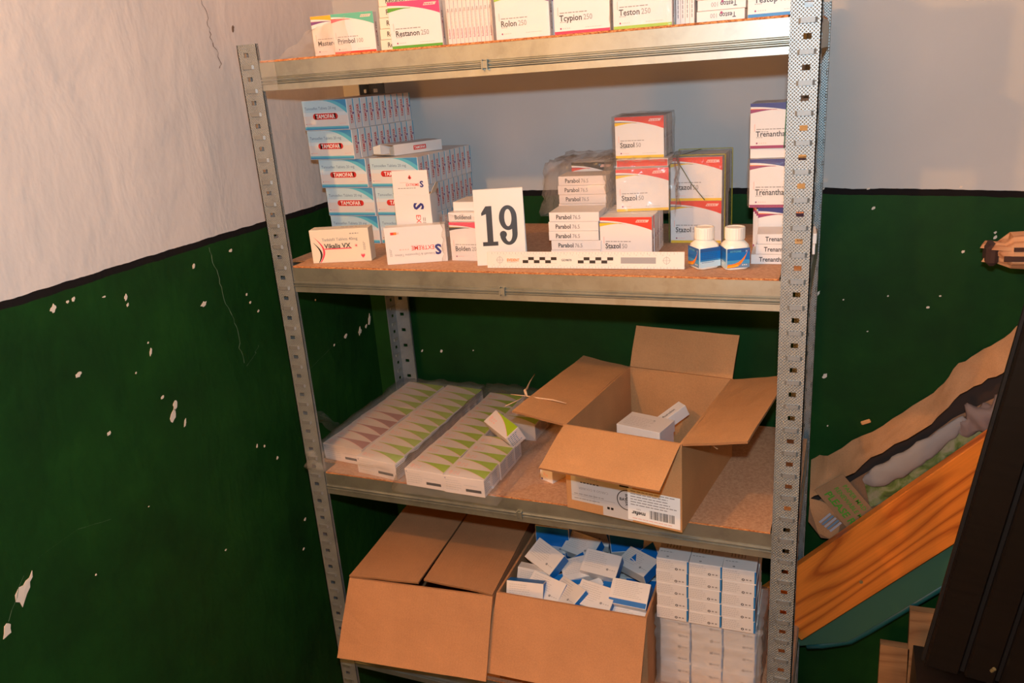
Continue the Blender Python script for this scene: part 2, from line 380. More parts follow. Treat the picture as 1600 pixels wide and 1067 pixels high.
bb = [(0.9857, 1.4515, .0045, .8), (1.1341, 1.3745, .0035, 1), (1.0875, 1.2711, .0035, .8), (1.1796, 1.400, .0035, 1.6), (1.1796, 1.409, .003, 1), (0.9192, 1.1239, .0055, 1.4), (0.9192, .795, .011, .8), (0.942, .793, .006, .7), (0.955, .792, .003, .8), (0.0881, 1.1235, .0045, 1.1),
    (0.0374, 1.1202, .003, 1.5), (0.93, 1.02, .002, 1), (0.945, 1.28, .002, 1), (1.02, 1.29, .002, 1), (0.99, 1.22, .0018, 1), (0.925, .90, .0022, 1), (1.12, 1.487, .003, .8), (0.975, 1.486, .004, .5), (0.90, 1.487, .003, .8), (0.17, 1.13, .002, 1), (0.90, 1.29, .003, 2.6), (1.105, 1.293, .0028, .7)]
for i, (a, z, r, ar) in enumerate(bb): chip(wb, 'B', a, z, r, i+90, ar)
def crack(parent, side, pts, wd, m, seed=1):
    rr = random.Random(seed); mb = MB(); P = []
    for i in range(len(pts)-1):
        for k in range(5):
            f = k/5; P.append((pts[i][0]*(1-f)+pts[i+1][0]*f+rr.uniform(-.003, .003), pts[i][1]*(1-f)+pts[i+1][1]*f))
    for i in range(len(P)-1):
        (a, z), (a2, z2) = P[i], P[i+1]; w0 = wd*rr.uniform(.4, 1.2); f = (lambda a, z: (XW+.0012, a, z)) if side == 'L' else (lambda a, z: (a, YW-.0012, z))
        mb.quad(f(a-w0, z), f(a+w0, z), f(a2+w0, z2), f(a2-w0, z2))
    mb.build('crack', m, parent)
crack(wl, 'L', [(0.026, 1.889), (0.0424, 1.8606), (0.0412, 1.8331), (0.0429, 1.8104), (0.0562, 1.782), (0.050, 1.7652)], .0009, M_crack)
crack(wl, 'L', [(-0.055, 1.475), (-0.052, 1.44), (-0.045, 1.40), (-0.04, 1.36), (-0.025, 1.32), (-0.028, 1.28), (-0.02, 1.24)], .0007, flat('pale_scratch', srgb(110, 130, 100), .9), 4)
crack(wl, 'L', [(-0.02, 1.24), (0.01, 1.255), (0.025, 1.27)], .0006, MC['pale_scratch'], 5)
crack(wl, 'L', [(-0.50, 1.13), (-0.43, 1.135), (-0.36, 1.115)], .0005, MC['pale_scratch'], 6)
crack(wl, 'L', [(-0.56, 1.07), (-0.515, 1.13)], .0006, MC['pale_scratch'], 7)
crack(wl, 'L', [(0.16, 1.165), (0.26, 1.185), (0.31, 1.19)], .0008, MC['pale_scratch'], 8)
chip(wl, 'L', 0.1028, 1.8338, .004, 55, 1.8, 'wall_dent', M_crack)

# ------------------------------------------------------------------ shelf rack
ZA, ZB, ZC, ZD = 1.7699, 1.4267, 1.0211, 0.610
LEVELS = (ZA, ZB, ZC, ZD, 0.20)
rack = empty('shelving_rack'); tag(rack, 'galvanised boltless shelving rack with chipboard shelves standing in the corner', 'shelving rack')
SLOT = None
M_slot = galvanised('pressed_steel', (0.30, 0.32, 0.33), 0.5, False, 0.75)
def post(sx, y_front, base, inward):
    """L profile; sx=+1: flange runs from x=base to the right; y flange runs inward (+1 back, -1 front)"""
    w_, tck, pitch, z0, z1 = 0.038, 0.0015, 0.0375, 0.0, 1.80
    mb = MB()
    hole_c, hw, hh = 0.0165, 0.005, 0.0036
    y = y_front
    def fl(x0, x1, za, zb): a, b = sorted((base+sx*x0, base+sx*x1)); mb.box(a, b, min(y, y+inward*tck), max(y, y+inward*tck), za, zb)
    fl(0, hole_c-hw, z0, z1); fl(hole_c+hw, w_, z0, z1)
    zh = 1.7083-pitch*45; prev = z0
    while zh < z1:
        if zh-hh > prev: fl(hole_c-hw, hole_c+hw, prev, zh-hh); prev = zh+hh
        zh += pitch
    fl(hole_c-hw, hole_c+hw, prev, z1)
    # folded lip along the inner edge and side flange
    a, b = sorted((base+sx*w_, base+sx*(w_-0.002))); mb.box(a, b, *sorted((y-inward*.0005, y+inward*.007)), z0, z1)
    a, b = sorted((base, base+sx*tck)); 
    c0 = y+inward*(hole_c-hw); c1 = y+inward*(hole_c+hw); ye = y+inward*w_
    mb.box(a, b, *sorted((y, c0)), z0, z1); mb.box(a, b, *sorted((c1, ye)), z0, z1)
    zh = 1.7083-pitch*45; prev = z0
    while zh < z1:
        if zh-hh > prev: mb.box(a, b, *sorted((c0, c1)), prev, zh-hh); prev = zh+hh
        zh += pitch
    mb.box(a, b, *sorted((c0, c1)), prev, z1)
    p = mb.build('post', M_post, rack)
    # pressed slots between the holes: a raised bridge each
    global SLOT
    if not SLOT:
        q = MB(); q.prism([(-.0115, 0, -.0033), (-.0085, -.0022, -.003), (.0085, -.0022, -.003), (.0115, 0, -.0033)], (0, 0, .0062)); SLOT = q.me('pressed_slot', M_slot)
    sb = MB(); zh = 1.7083-pitch*45+pitch/2
    while zh < z1-.01:
        xc = base+sx*0.0165; o = -inward
        if inward > 0 and zh > .6: obj('pressed_slot', SLOT, p, (xc, y, zh))
        else: sb.prism([(xc-.0115, y, zh-.0035), (xc-.0085, y+o*.0022, zh-.003), (xc+.0085, y+o*.0022, zh-.003), (xc+.0115, y, zh-.0035)], (0, 0, .0062))
        ysc = y+inward*0.0165; x0 = base
        sb.prism([(x0, ysc-.0105, zh-.0035), (x0+sx*.003, ysc-.008, zh-.003), (x0+sx*.003, ysc+.008, zh-.003), (x0, ysc+.0105, zh-.0035)], (0, 0, .0062))
        zh += pitch
    tag(sb.build('side_slot', M_beam, rack), kind='stuff')
    return p
D = 0.3937
post(1, 0, 0, 1); post(-1, 0, 0.90, 1); post(1, D, 0, -1); post(-1, D, 0.90, -1)
def beam_profile(h=0.0441, out=-1):
    """(depth, z) outline of a front beam: flat top band, two rolled ribs, lower band; depth 0 is its face"""
    return [(0.0, 0.0), (0.0, -0.0225), (0.0014, -0.0238), (0.0014, -0.0246), (-0.0022, -0.0265), (-0.0022, -0.0278), (0.0012, -0.0290), (0.0012, -0.0298), (-0.0022, -0.0316), (-0.0022, -0.0326), (0.0004, -0.0345), (0.0, -h), (0.016, -h), (0.016, -h+.0014), (0.0016, -h+.0014), (0.0024, -.030), (0.0016, -.0016), (0.010, -.0016), (0.010, 0.0)]
for i, z in enumerate(LEVELS):
    for side in (0, 1):
        yy = 0.0022 if side == 0 else D-0.0022; s_ = 1 if side == 0 else -1
        mb = MB(); pts = [(0.036, yy+s_*d, z+q) for d, q in beam_profile()]
        if side: pts = pts[::-1]
        mb.prism(pts, (0.828, 0, 0)); bm_ = mb.build('beam', M_beam, rack)
        if side == 0:
            xs = 0.44
            c = MB(); c.box(xs-.0035, xs+.0035, -.0028, .004, z-.0335, z-.0235); c.box(xs-.0048, xs-.0030, -.0036, .004, z-.036, z-.0215); c.box(xs+.0030, xs+.0048, -.0036, .004, z-.036, z-.0215)
            c.build('centre_clip', M_beam, bm_)
    for x0 in (0.0018, 0.8962):
        mb = MB(); mb.box(x0, x0+.002, .036, D-.036, z-.040, z-.001); mb.build('side_beam', M_beam, rack)
    nx, ny = .0405, .0415; y0_, y1_ = .0020, D-.0020; x0_, x1_ = .0042, .8958
    o_ = [(nx, y0_), (.9-nx, y0_), (.9-nx, ny), (x1_, ny), (x1_, D-ny), (.9-nx, D-ny), (.9-nx, y1_), (nx, y1_), (nx, D-ny), (x0_, D-ny), (x0_, ny), (nx, ny)]
    mb = MB(); mb.prism([(a, b_, z+.0002) for a, b_ in o_], (0, 0, .0030)); mb.I = [0, 0]+[1]*12
    mb.build('shelf_board', [M_chip, M_edge], rack)
    mb = MB(); mb.box(.046, .854, .022, D-.022, z-.009, z+.0001); mb.build('board_core', M_chip, rack)
# stiffening bar below the boards
TA, TB, TC, TD = ZA+.0034, ZB+.0034, ZC+.0034, ZD+.0034

# ------------------------------------------------------------------ carton artwork
def swoosh(w, h, c1, c2, c3, band, name, num, small='Injection U.S.P', sub=None):
    p = Print()
    xs = [i/10 for i in range(11)]
    cur = lambda x: (0.925-0.02*x-0.21*x*x if x < 1 else 0.69)*h
    p.strip([(x*w, cur(x)) for x in xs], [(x*w, h*0.998) for x in xs], c1)
    c22 = lambda x: cur(x)-0.045*h*(1-x*.6); p.strip([(x*w*.55, c22(x*.55)-.018*h*(1-x)) for x in xs], [(x*w*.55, c22(x*.55)) for x in xs], c3)
    p.strip([(x*w*.45, (0.78+0.07*math.sin(x*1.6))*h) for x in xs], [(x*w*.45, (0.835+0.022*math.sin(x*1.6))*h+.002*(1-x)) for x in xs], c2)
    p.poly([(.69*w, .875*h), (.92*w, .875*h), (.95*w, .935*h), (.72*w, .935*h)], 'salmon', 1)
    p.lines(.715*w, .893*h, .19*w, 1, 1, .018*h, c1, 5, layer=2)
    p.poly([(.07*w, .38*h), (.085*w, .38*h), (.085*w, .55*h), (.07*w, .53*h)], 'salmon', 1)
    p.lines(.11*w, .415*h, .62*w, 1, 1, .019*h, 'grey', 8)
    if sub: p.lines(.11*w, .36*h, .25*w, 1, 1, .019*h, 'grey', 9)
    nm = text_geo(name)[2]
    p.text(name, .10*w, .262*h, .120*h, 'ink', 0.016, squeeze=.90, maxw=.60*w)
    p.text(num, .10*w+min(nm*.120*h/.7*.90, .60*w)+.03*w, .262*h, .108*h, 'grey', .006, squeeze=.85)
    p.lines(.11*w, .235*h, .11*w, 1, 1, .014*h, 'grey', 2)
    p.disc(.12*w, .115*h, .016*w, 'maroon', 1, 8); p.lines(.155*w, .107*h, .18*w, 1, 1, .018*h, 'salmon', 4)
    p.lines(.56*w, .105*h, .36*w, 1, 1, .013*h, 'lightgrey', 7)
    if band: p.rect(0.0005, 0, w-.0005, .062*h, band)
    return p
def spine(w, h, name, num, col='ink', flip=False):
    p = Print(); ht = .46*h
    if flip:
        V, F, w_ = text_geo(name); 
        p.text(name, w*.82, h*.72, ht, 'ink', 0.018, rot=180, squeeze=.85); p.text(num, w*.82-w_*ht/.7*.85-.03*w, h*.72, ht*.9, 'grey', rot=180, squeeze=.85)
        p.disc(w*.52, h*.75, h*.13, 'maroon', 3, 8)
    else:
        w_ = text_geo(name)[2]
        p.text(name, w*.14, h*.28, ht, col, 0.018, squeeze=.86); p.text(num, w*.14+w_*ht/.7*.86+.03*w, h*.28, ht*.9, 'grey', .012, squeeze=.84)
    return p
def vspine(d, h, name, seed=1):
    """narrow end face with text reading up the side"""
    p = Print(); p.text(name, d*.70, h*.14, d*.34, 'ink', 0.004, rot=90, maxw=h*.6); p.rect(d*.30, h*.2, d*.42, h*.8, 'salmon'); p.disc(d*.45, h*.5, d*.12, 'maroon', 3, 6); return p
ORD = ['first', 'second', 'third', 'fourth', 'fifth', 'sixth', 'seventh', 'eighth', 'ninth', 'tenth', 'eleventh', 'twelfth', 'thirteenth']
def row(origin, yaw, n, dims, pitch, design, lab, group, jitter=.0006, seed=1, mat=None, side=True):
    """cartons standing on edge one behind another"""
    rr = random.Random(seed); a = R(yaw); dx, dy = -math.sin(a), math.cos(a)
    key, fp, sp_ = design
    for i in range(n):
        j = rr.uniform(-jitter, jitter)
        loc = (origin[0]+dx*pitch*i+math.cos(a)*j, origin[1]+dy*pitch*i+math.sin(a)*j, origin[2])
        pr = [(key+'f', 'front_print', [('front', fp)])] if i == 0 or i < 2 else []
        if sp_: pr.append((key+'s', 'end_print', [('right', sp_)]))
        carton(loc, yaw, dims, lab % ORD[i] if n > 1 else lab, group, pr, mat)
sD = (0.084, 0.0163, 0.068)
def mk(name, num, c1, c2, c3, band, dims=sD, key=None, sub=None):
    return (key or name+str(dims), swoosh(dims[0], dims[2], c1, c2, c3, band, name, num, sub=sub), vspine(dims[1], dims[2], name+' '+num))
# ---- middle shelf: red-corner cartons
stz = mk('Stazol', '50', 'red', 'yellow', 'navy', 'yellow')
G1 = 'white cartons with a red corner swoosh'
row((0.576, 0.098, TB), 2, 6, sD, .0168, stz, '%s from the front in the lower row of red-cornered cartons behind the ruler', G1)
row((0.592, 0.142, TB+.0685), 12, 5, sD, .0165, stz, '%s from the front of the bagged middle tier of red-cornered cartons', G1, seed=2)
carton((0.588, 0.165, TB+.0685+.0685), 3, (0.084, .068, .0125), 'red-edged carton lying flat under the topmost shrink-wrapped red-cornered block', G1, [('stzflat', 'front_print', [('front', Print().rect(0.001, .001, .083, .0115, 'red'))])])
row((0.583, 0.182, TB+.0685*2+.0128), 2, 5, (0.080, .0155, .0655), .0158, mk('Stazol', '50', 'red', 'yellow', 'navy', 'yellow', (0.080, .0155, .0655)), '%s from the front in the topmost shrink-wrapped red-cornered block', G1, seed=3)
d2 = (0.0845, 0.0165, 0.0715); st2 = mk('Stazol', '50', 'red', 'yellow', 'navy', 'yellow', d2)
row((0.6645, 0.224, TB), 1, 6, d2, .0168, st2, '%s from the front in the lower banded red-cornered block behind the bottles', G1, seed=4)
row((0.6650, 0.222, TB+.0720), 1, 6, d2, .0168, st2, '%s from the front in the upper banded red-cornered block behind the bottles', G1, seed=5)
# ---- flat thin cartons in front
pb = ('parabol', spine(0.083, .0152, 'Parabol', '76.5'))
G2 = 'thin flat cartons with wine-coloured vial marks'
plab = ['lowest', 'second lowest', 'middle', 'second highest', 'topmost']
for i in range(5):
    carton((0.4935-.0005*i+.0018*math.sin(i*2), 0.0905, TB+.0155*i), 3.5+.5*math.sin(i), (0.083, .064, .0152), '%s of the five flat thin cartons stacked behind the ruler' % plab[i], 'flat thin cartons', [('parb', 'front_print', [('front', pb[1])])], M_white)
for i in range(8):
    carton((0.484+.001*math.sin(i*3), 0.170, TB+.0155*i), 3, (0.083, .060, .0152), '%s flat thin carton counted from the shelf in the stack inside the clear bag' % ORD[i], 'flat thin cartons', [('parb', 'front_print', [('front', pb[1])])] if i > 4 else [], M_pink)
blk = mk('Parabol', '76.5', 'black', 'red', 'maroon', None)
row((0.489, 0.2345, TB), 1, 5, sD, .0168, blk, '%s from the front in the lower block behind the bagged flat cartons', 'black-cornered cartons')
row((0.489, 0.2345, TB+.0685), 1, 5, (0.075, .0163, .0700), .0168, mk('Parabol', '76.5', 'black', 'red', 'maroon', None, (0.075, .0163, .0700)), '%s from the front in the upper block with black corner swoosh', 'black-cornered cartons', seed=8)
# ---- blue-corner cartons by the right post
tr = mk('Trenanthate', '200', 'navy', 'maroon', 'orange2', 'maroon', (0.084, .0163, .0735), sub=1)
tr3 = mk('Trenanthate', '200', 'navy', 'maroon', 'orange2', 'maroon', (0.084, .0163, .0655), sub=1)
G3 = 'blue-cornered cartons at the right post'
for i in range(4):
    carton((0.815-.0042*i, 0.148+.0172*i, TB), 2, (0.080, .0163, .0735), '%s from the front of the fanned bottom tier of blue-cornered cartons' % ORD[i], G3, [('tr4', 'front_print', [('front', swoosh(.080, .0735, 'navy', 'maroon', 'orange2', 'maroon', 'Trenanthate', '200', sub=1))])])
row((0.8015, 0.144, TB+.0740), 1, 5, (0.084, .0163, .0735), .0168, tr, '%s from the front in the middle tier of blue-cornered cartons', G3, seed=11)
carton((0.801, 0.149, TB+.1480), 2, (0.083, .064, .0148), 'flat carton between the middle and top tiers of blue-cornered cartons', G3, [])
row((0.8005, 0.146, TB+.1630), -1, 4, (0.084, .0163, .0655), .0168, tr3, '%s from the front in the green-banded top block of blue-cornered cartons', G3, seed=12)
tsp = spine(.083, .0148, 'Trenanthate', '200')
for i, (x, y, yw) in enumerate(((0.8125, .0835, 3), (0.8190, .0850, 2), (0.8205, .0860, 4))):
    carton((x, y, TB+.0151*i), yw, (0.083, .056, .0148), ['bottom', 'middle', 'top'][i]+' one of three flat cartons lying beside the right post', 'flat cartons beside the right post', [('trsp', 'front_print', [('front', tsp)])])
# ---- carton row behind the number card
bo = swoosh(.083, .066, 'pinkred', 'black', 'yellow', None, 'Bolden', '200')
for i in range(3):
    carton((0.3225, 0.066+.0168*i, TB), 0, (0.083, .0163, .066), '%s upright pink-swoosh carton in the bag left of the number card' % ORD[i], 'pink-swoosh cartons', [('bol', 'front_print', [('front', bo)])] if i == 0 else [])
bsp = spine(.083, .0152, 'Boldenol', '')
for i in range(2):
    carton((0.3225+.004*i, 0.067+.014*i, TB+.0665+.0155*i), 0, (0.083, .058, .0152), ['lower', 'upper'][i]+' flat carton on top of the pink-swoosh cartons behind the number card', 'pink-swoosh cartons', [('bsp', 'front_print', [('front', bsp)])] if i == 0 else [], M_white)

# ---- blue tablet cartons, left end of the middle shelf
tw, td, th_ = 0.1065, 0.0197, 0.0540
def tamo():
    w_, h_ = tw, th_; p = Print()
    xs = [i/8 for i in range(9)]
    p.rect(.001, .001, w_-.001, .07*h_, 'sky'); p.rect(.001, .07*h_, w_-.001, .125*h_, 'cyan')
    p.strip([(w_*(.42+.57*x), h_*(.985-.45*x*x)) for x in xs], [(w_*(.42+.57*x), h_*.99) for x in xs], 'cyan', 1)
    p.strip([(w_*(.60+.39*x), h_*(.985-.28*x*x)) for x in xs], [(w_*(.60+.39*x), h_*.99) for x in xs], 'sky', 2)
    p.rect(.0006, .60*h_, w_-.0006, h_-.0006, 'paleblue'); p.rect(.0006, .48*h_, w_-.0006, .60*h_, 'palerblue')
    p.text('Tamoxifen Tablets 20 mg', .05*w_, .69*h_, .095*h_, 'bluegrey', .004, maxw=.9*w_)
    p.rect(.27*w_, .36*h_, .73*w_, .56*h_, 'pillred', 1); p.disc(.27*w_, .46*h_, .1*h_, 'pillred', 1); p.disc(.73*w_, .46*h_, .1*h_, 'pillred', 1)
    p.text('TAMOFAR', .285*w_, .395*h_, .13*h_, 'white', .02, maxw=.43*w_, layer=3)
    p.disc(.05*w_, .215*h_, .009*w_, 'maroon', 1, 6); p.lines(.075*w_, .205*h_, .15*w_, 1, 1, .03*h_, 'salmon', 4); p.lines(.8*w_, .2*h_, .15*w_, 1, 1, .02*h_, 'salmon', 6)
    p.lines(.05*w_, .62*h_, .012*w_, 6, .055*h_, .02*h_, 'salmon', 6)
    return p
def tamo_end():
    p = Print(); d, h_ = td, th_
    p.text('TAMOFAR', d*.66, h_*.18, d*.30, 'pillred', .02, rot=90, maxw=h_*.62); p.rect(d*.30, h_*.2, d*.36, h_*.78, 'salmon'); p.disc(d*.78, h_*.52, d*.11, 'purple', 3, 6)
    p.rect(d*.92, .0008, d*.99, h_-.0008, 'sky'); p.rect(d*.84, h_*.6, d*.92, h_-.0008, 'cyan'); return p
TP, TE = tamo(), tamo_end()
G4 = 'white and blue tablet cartons stacked five tiers high'
tier = ['bottom', 'second', 'third', 'fourth', 'top']
for tr_, (x, y, z, yw) in enumerate(((0.004, .188, 0, 0), (0.0035, .186, 1, -1), (-0.0030, .184, 2, -2), (-0.0165, .181, 3, -6), (-0.0180, .179, 4, -6.5))):
    a = R(yw); rr = random.Random(tr_+40)
    for i in range(10):
        pr = ([('tamo', 'front_print', [('front', TP)])] if i < 2 else [])+([('tamoe', 'end_print', [('right', TE)])])
        j = rr.uniform(-.0008, .0008)
        carton((x-math.sin(a)*.0199*i+j, y+math.cos(a)*.0199*i, TB+(th_+.0004)*z), yw, (tw, td, th_), '%s carton from the front in the %s tier of the left blue tablet stack' % (ORD[i], tier[tr_]), G4, pr)
for tr_, (x, y, z, yw) in enumerate(((0.1130, .190, 0, -2), (0.1120, .188, 1, -2), (0.1090, .184, 2, -4))):
    a = R(yw); rr = random.Random(tr_+60)
    for i in range(10):
        pr = ([('tamo', 'front_print', [('front', TP)])] if i < 2 else [])+([('tamoe', 'end_print', [('right', TE)])])
        j = rr.uniform(-.0008, .0008)
        carton((x-math.sin(a)*.0199*i+j, y+math.cos(a)*.0199*i, TB+(th_+.0004)*z), yw, (tw, td, th_), '%s carton from the front in the %s tier of the right blue tablet stack' % (ORD[i], tier[tr_]), G4, pr)
# opened empty tablet carton lying on the right stack
def open_carton():
    L, W_, H_ = 0.1065, 0.052, 0.0197; tk = .0005
    r = empty('carton', (0.1545, 0.2030, TB+(th_+.0004)*3+.0004), R(60)); tag(r, 'opened empty white tablet carton lying on top of the right blue stack', 'medicine carton')
    m = MB(); m.box(0, L, 0, W_, 0, tk); m.box(0, L, 0, W_, H_-tk, H_); m.box(0, L, 0, tk, tk, H_-tk); m.box(0, L, W_-tk, W_, tk, H_-tk); m.box(L-tk, L, tk, W_-tk, tk, H_-tk)
    m.build('sleeve', M_white, r)
    m = MB(); m.prism([(0, 0, .0006), (-.020, .002, .0035), (-.026, .012, .004), (-.024, W_-.010, .004), (-.018, W_-.002, .003), (0, W_, .0006)], (0, 0, .0005)); m.build('end_flap', M_cream, r)
    for yy in (0.0008, W_-.0012):
        s_ = 1 if yy < .02 else -1
        m = MB(); m.prism([(0, yy, .001), (-.012, yy-s_*.006, .003), (-.012, yy-s_*.006, H_-.004), (0, yy, H_-.001)], (0, .0005, 0)); m.build('dust_flap', M_cream, r)
    p = Print(); p.rect(.40*L, .3*H_, .66*L, .72*H_, 'pillred', 0); p.text('TAMOFAR', .415*L, .38*H_, .25*H_, 'white', .02, maxw=.23*L)
    mb = MB(); ks = []; p.add_to(mb, FACE['front'](L, W_, H_), ks); mb.build('side_print', [ink(k) for k in ks], r)
open_carton()

# ---- cream cartons at the front
dv = (0.1065, .030, .0590)
p = Print(); w_, h_ = dv[0], dv[2]; xs = [i/10 for i in range(11)]
p.strip([(w_*(.06+.11*math.sin(x*3.0)+.05*x), h_*(.80-.78*x)) for x in xs], [(w_*(.06+.135*math.sin(x*3.0)+.05*x)+.0015*x, h_*(.80-.78*x)) for x in xs], 'pinkred', 1)
p.strip([(w_*(.05+.075*math.sin(x*3.0)+.04*x), h_*(.62-.60*x)) for x in xs], [(w_*(.055+.10*math.sin(x*3.0)+.045*x), h_*(.62-.60*x)) for x in xs], 'black', 2)
p.text('Tadalafil Tablets 40mg', .20*w_, .66*h_, .085*h_, 'grey', .004, maxw=.66*w_)
p.text('Vikalis VX', .23*w_, .44*h_, .135*h_, 'ink', .022, maxw=.46*w_, layer=3); p.rect(.23*w_, .405*h_, .69*w_, .435*h_, 'pinkred', 1)
p.disc(.77*w_, .49*h_, .03*w_, 'salmon', 1, 14, .02*w_); p.disc(.77*w_, .49*h_, .014*w_, 'pinkred', 1, 8); p.lines(.68*w_, .84*h_, .19*w_, 1, 1, .03*h_, 'grey', 3)
for k in (-1, 0, 1): p.poly([(.865*w_+k*.022*w_-.012*w_, .19*h_), (.865*w_+k*.004*w_, .10*h_), (.865*w_+k*.022*w_+.012*w_, .19*h_), (.865*w_+k*.026*w_, .245*h_)], 'pinkred', 1)
p.lines(.90*w_, .35*h_, .16*w_, 2, .02*w_, .010*w_, 'grey', 5, rot=90)
ptop = Print().lines(.5*dv[0], .55*dv[1], .38*dv[0], 1, 1, .1*dv[1], 'grey', 9)
carton((0.0700, 0.0225, TB), 16, dv, 'cream carton with red and black flame curves at the left end of the middle shelf', 'cream tablet cartons', [('vik', 'front_print', [('front', p)]), ('vikt', 'top_print', [('top', ptop)])], M_cream)
dx_ = (0.1035, .024, .0635); w_, h_ = dx_[0], dx_[2]
def big_s(p, w_, h_, x, y, sc, rot, key='navy'):
    p.text('S', x, y, sc, key, .035, rot=rot, layer=3)
p = Print(); p.rect(.10*w_, .80*h_, .155*w_, .87*h_, 'red'); p.rect(.155*w_, .80*h_, .20*w_, .87*h_, 'orange2'); p.rect(.20*w_, .81*h_, .24*w_, .86*h_, 'salmon')
big_s(p, w_, h_, .91*w_, .47*h_, .26*h_, 180); p.text('EXTREME', .80*w_, .47*h_, .115*h_, 'red', .004, rot=180, maxw=.38*w_); p.lines(.22*w_, .375*h_, .16*w_, 1, 1, .03*h_, 'salmon', 2); p.text('POWER XL', .62*w_, .53*h_-.15*h_+.12*h_, .05*h_, 'salmon', .0, rot=180, maxw=.2*w_, layer=1)
p.text('Sildenafil & Dapoxetine Tablets', .80*w_, .27*h_, .06*h_, 'grey', .0, rot=180, maxw=.66*w_); p.lines(.07*w_, .22*h_, .24*h_, 2, .02*w_, .008*w_, 'grey', 5, rot=90)
carton((0.2205, 0.0240, TB), 22, dx_, 'white carton with upside-down purple S lettering lying before the blue stacks', 'cream tablet cartons', [('sex', 'front_print', [('front', p)])], M_white)
r = obj('carton', carton_body((.0665, .030, .1120), M_white), None, (0.2225, 0.066, TB), (0, 0, R(6))); tag(r, 'opened white carton standing upright behind the one with purple S lettering', 'medicine carton', 'cream tablet cartons')
p = Print(); w_ = .0665; big_s(p, w_, 1, .54*w_, .098, .0175, -90); p.text('EXTREME', .57*w_, .078, .0085, 'red', .004, rot=-90, maxw=.05); p.lines(.80*w_, .073, .055, 2, .003, .0014, 'grey', 5, rot=-90)
mb = MB(); ks = []; p.add_to(mb, FACE['front'](.0665, .03, .112), ks); mb.build('front_print', [ink(k) for k in ks], r)
mb = MB(); mb.box(.0008, .0657, .0004, .0010, .112, .1525); fo = mb.build('end_flap', M_white, r)
p = Print(); big_s(p, w_, 1, .76*w_, .1245, .010, 0); p.text('EXTREME', .38*w_, .1265, .0045, 'red', .004, maxw=.36*w_, squeeze=.9); p.lines(.15*w_, .1225, .62*w_, 1, 1, .0012, 'grey', 3); p.lines(.22*w_, .132, .3*w_, 1, 1, .0010, 'salmon', 3)
p.poly([(.45*w_, .140), (.50*w_, .1375), (.55*w_, .140), (.50*w_, .1455)], 'red', 1); p.poly([(.48*w_, .140), (.50*w_, .1385), (.52*w_, .1405), (.49*w_, .1435)], 'ink', 2)
mb = MB(); ks = []; p.add_to(mb, lambda u, v, e: (u, .0004-e, v), ks); mb.build('flap_print', [ink(k) for k in ks], fo)
mb = MB(); mb.prism([(.0665, .001, .112), (.0665, .029, .112), (.074, .025, .130), (.076, .008, .131)], (.0005, 0, 0)); mb.build('dust_flap', M_cream, r)
mb = MB(); mb.box(.002, .0645, .002, .028, .1118, .1122); mb.build('inside', M_core, r)

# ---- number card and ruler
cdz = empty('evidence_card', (0.3850, 0.0330, TB+.0003), rot=(0, 0, R(17))); tag(cdz, 'white folded evidence card with black number 19 standing on the middle shelf', 'number card')
tilt = Matrix.Rotation(R(-6.5), 4, 'X')
mb = MB(); mb.box(0, .0805, 0, .0012, 0, .121, mat=tilt); mb.build('front_panel', M_plastic, cdz)
mb = MB(); mb.box(0, .0805, 0, .0012, 0, .1225, mat=Matrix.Translation((0, .0290, 0)) @ Matrix.Rotation(R(6.6), 4, 'X')); mb.build('back_panel', M_plastic, cdz)
p = Print(); v0 = .0315; H9 = .0640; u1 = .0240
p.rect(u1-.0048, v0, u1+.0048, v0+H9, 'black', 1); p.rect(u1-.0125, v0, u1+.0125, v0+.0065, 'black', 2)
p.poly([(u1-.0048, v0+H9), (u1-.0125, v0+H9-.0105), (u1-.0125, v0+H9-.0150), (u1-.0048, v0+H9-.0125)], 'black', 2)
u9, cb, ct = .0545, v0+.0190, v0+H9-.0200
def arc(cx, cy, rx, ry, a0, a1, n=22): return [(cx+rx*math.cos(R(a0+(a1-a0)*i/n)), cy+ry*math.sin(R(a0+(a1-a0)*i/n))) for i in range(n+1)]
p.strip(arc(u9, ct, .0145, .0200, 0, 360, 32), arc(u9, ct, .0058, .0138, 0, 360, 32), 'black', 1)
p.rect(u9+.0058, cb, u9+.0145, ct, 'black', 2)
p.strip(arc(u9, cb, .0145, .0190, 0, -165), arc(u9, cb, .0058, .0135, 0, -165), 'black', 1); p.disc(u9-.0088, cb-.0015, .0058, 'black', 2, 16)
mb = MB(); ks = []; p.add_to(mb, FACE['front'](1, 1, 1), ks); mb.V = [tuple(tilt @ Vector(v)) for v in mb.V]; mb.build('number', [ink(k) for k in ks], cdz)
rtl = Matrix.Rotation(R(-8), 4, 'X')
ru = empty('scale_ruler', (0.4085, 0.0195, TB+.0003), rot=(0, 0, R(3.7))); tag(ru, 'white photographic scale ruler with black check bars propped before the cartons', 'ruler')
mb = MB(); mb.box(0, .3135, 0, .0015, 0.0003, .0265, bev=.0003, mat=rtl); mb.build('blade', M_plastic, ru)
mb = MB(); mb.box(0, .3135, .0018, .012, .0, .0014); mb.build('foot', M_plastic, ru)
p = Print()
for i in range(60):
    u = .008+i*.005
    L = .0032 if i % 2 == 0 else .0018
    p.rect(u, .0255-L, u+.0004, .0255, 'grey'); p.rect(u, .001, u+.0004, .001+L, 'grey')
for i in range(29): p.text(str(i+1), .0105+i*.010, .0207, .0015, 'grey', 0, squeeze=.8); p.text(str(29-i), .0105+i*.010, .0045, .0015, 'grey', 0, squeeze=.8)
for u in (.0215, .287): p.disc(u, .0133, .0052, 'grey', 1, 20, .0047); p.disc(u, .0133, .0028, 'lightgrey', 1, 16, .0024); p.rect(u-.0066, .0131, u+.0066, .0135, 'grey', 1); p.rect(u-.0002, .0067, u+.0002, .0199, 'grey', 1)
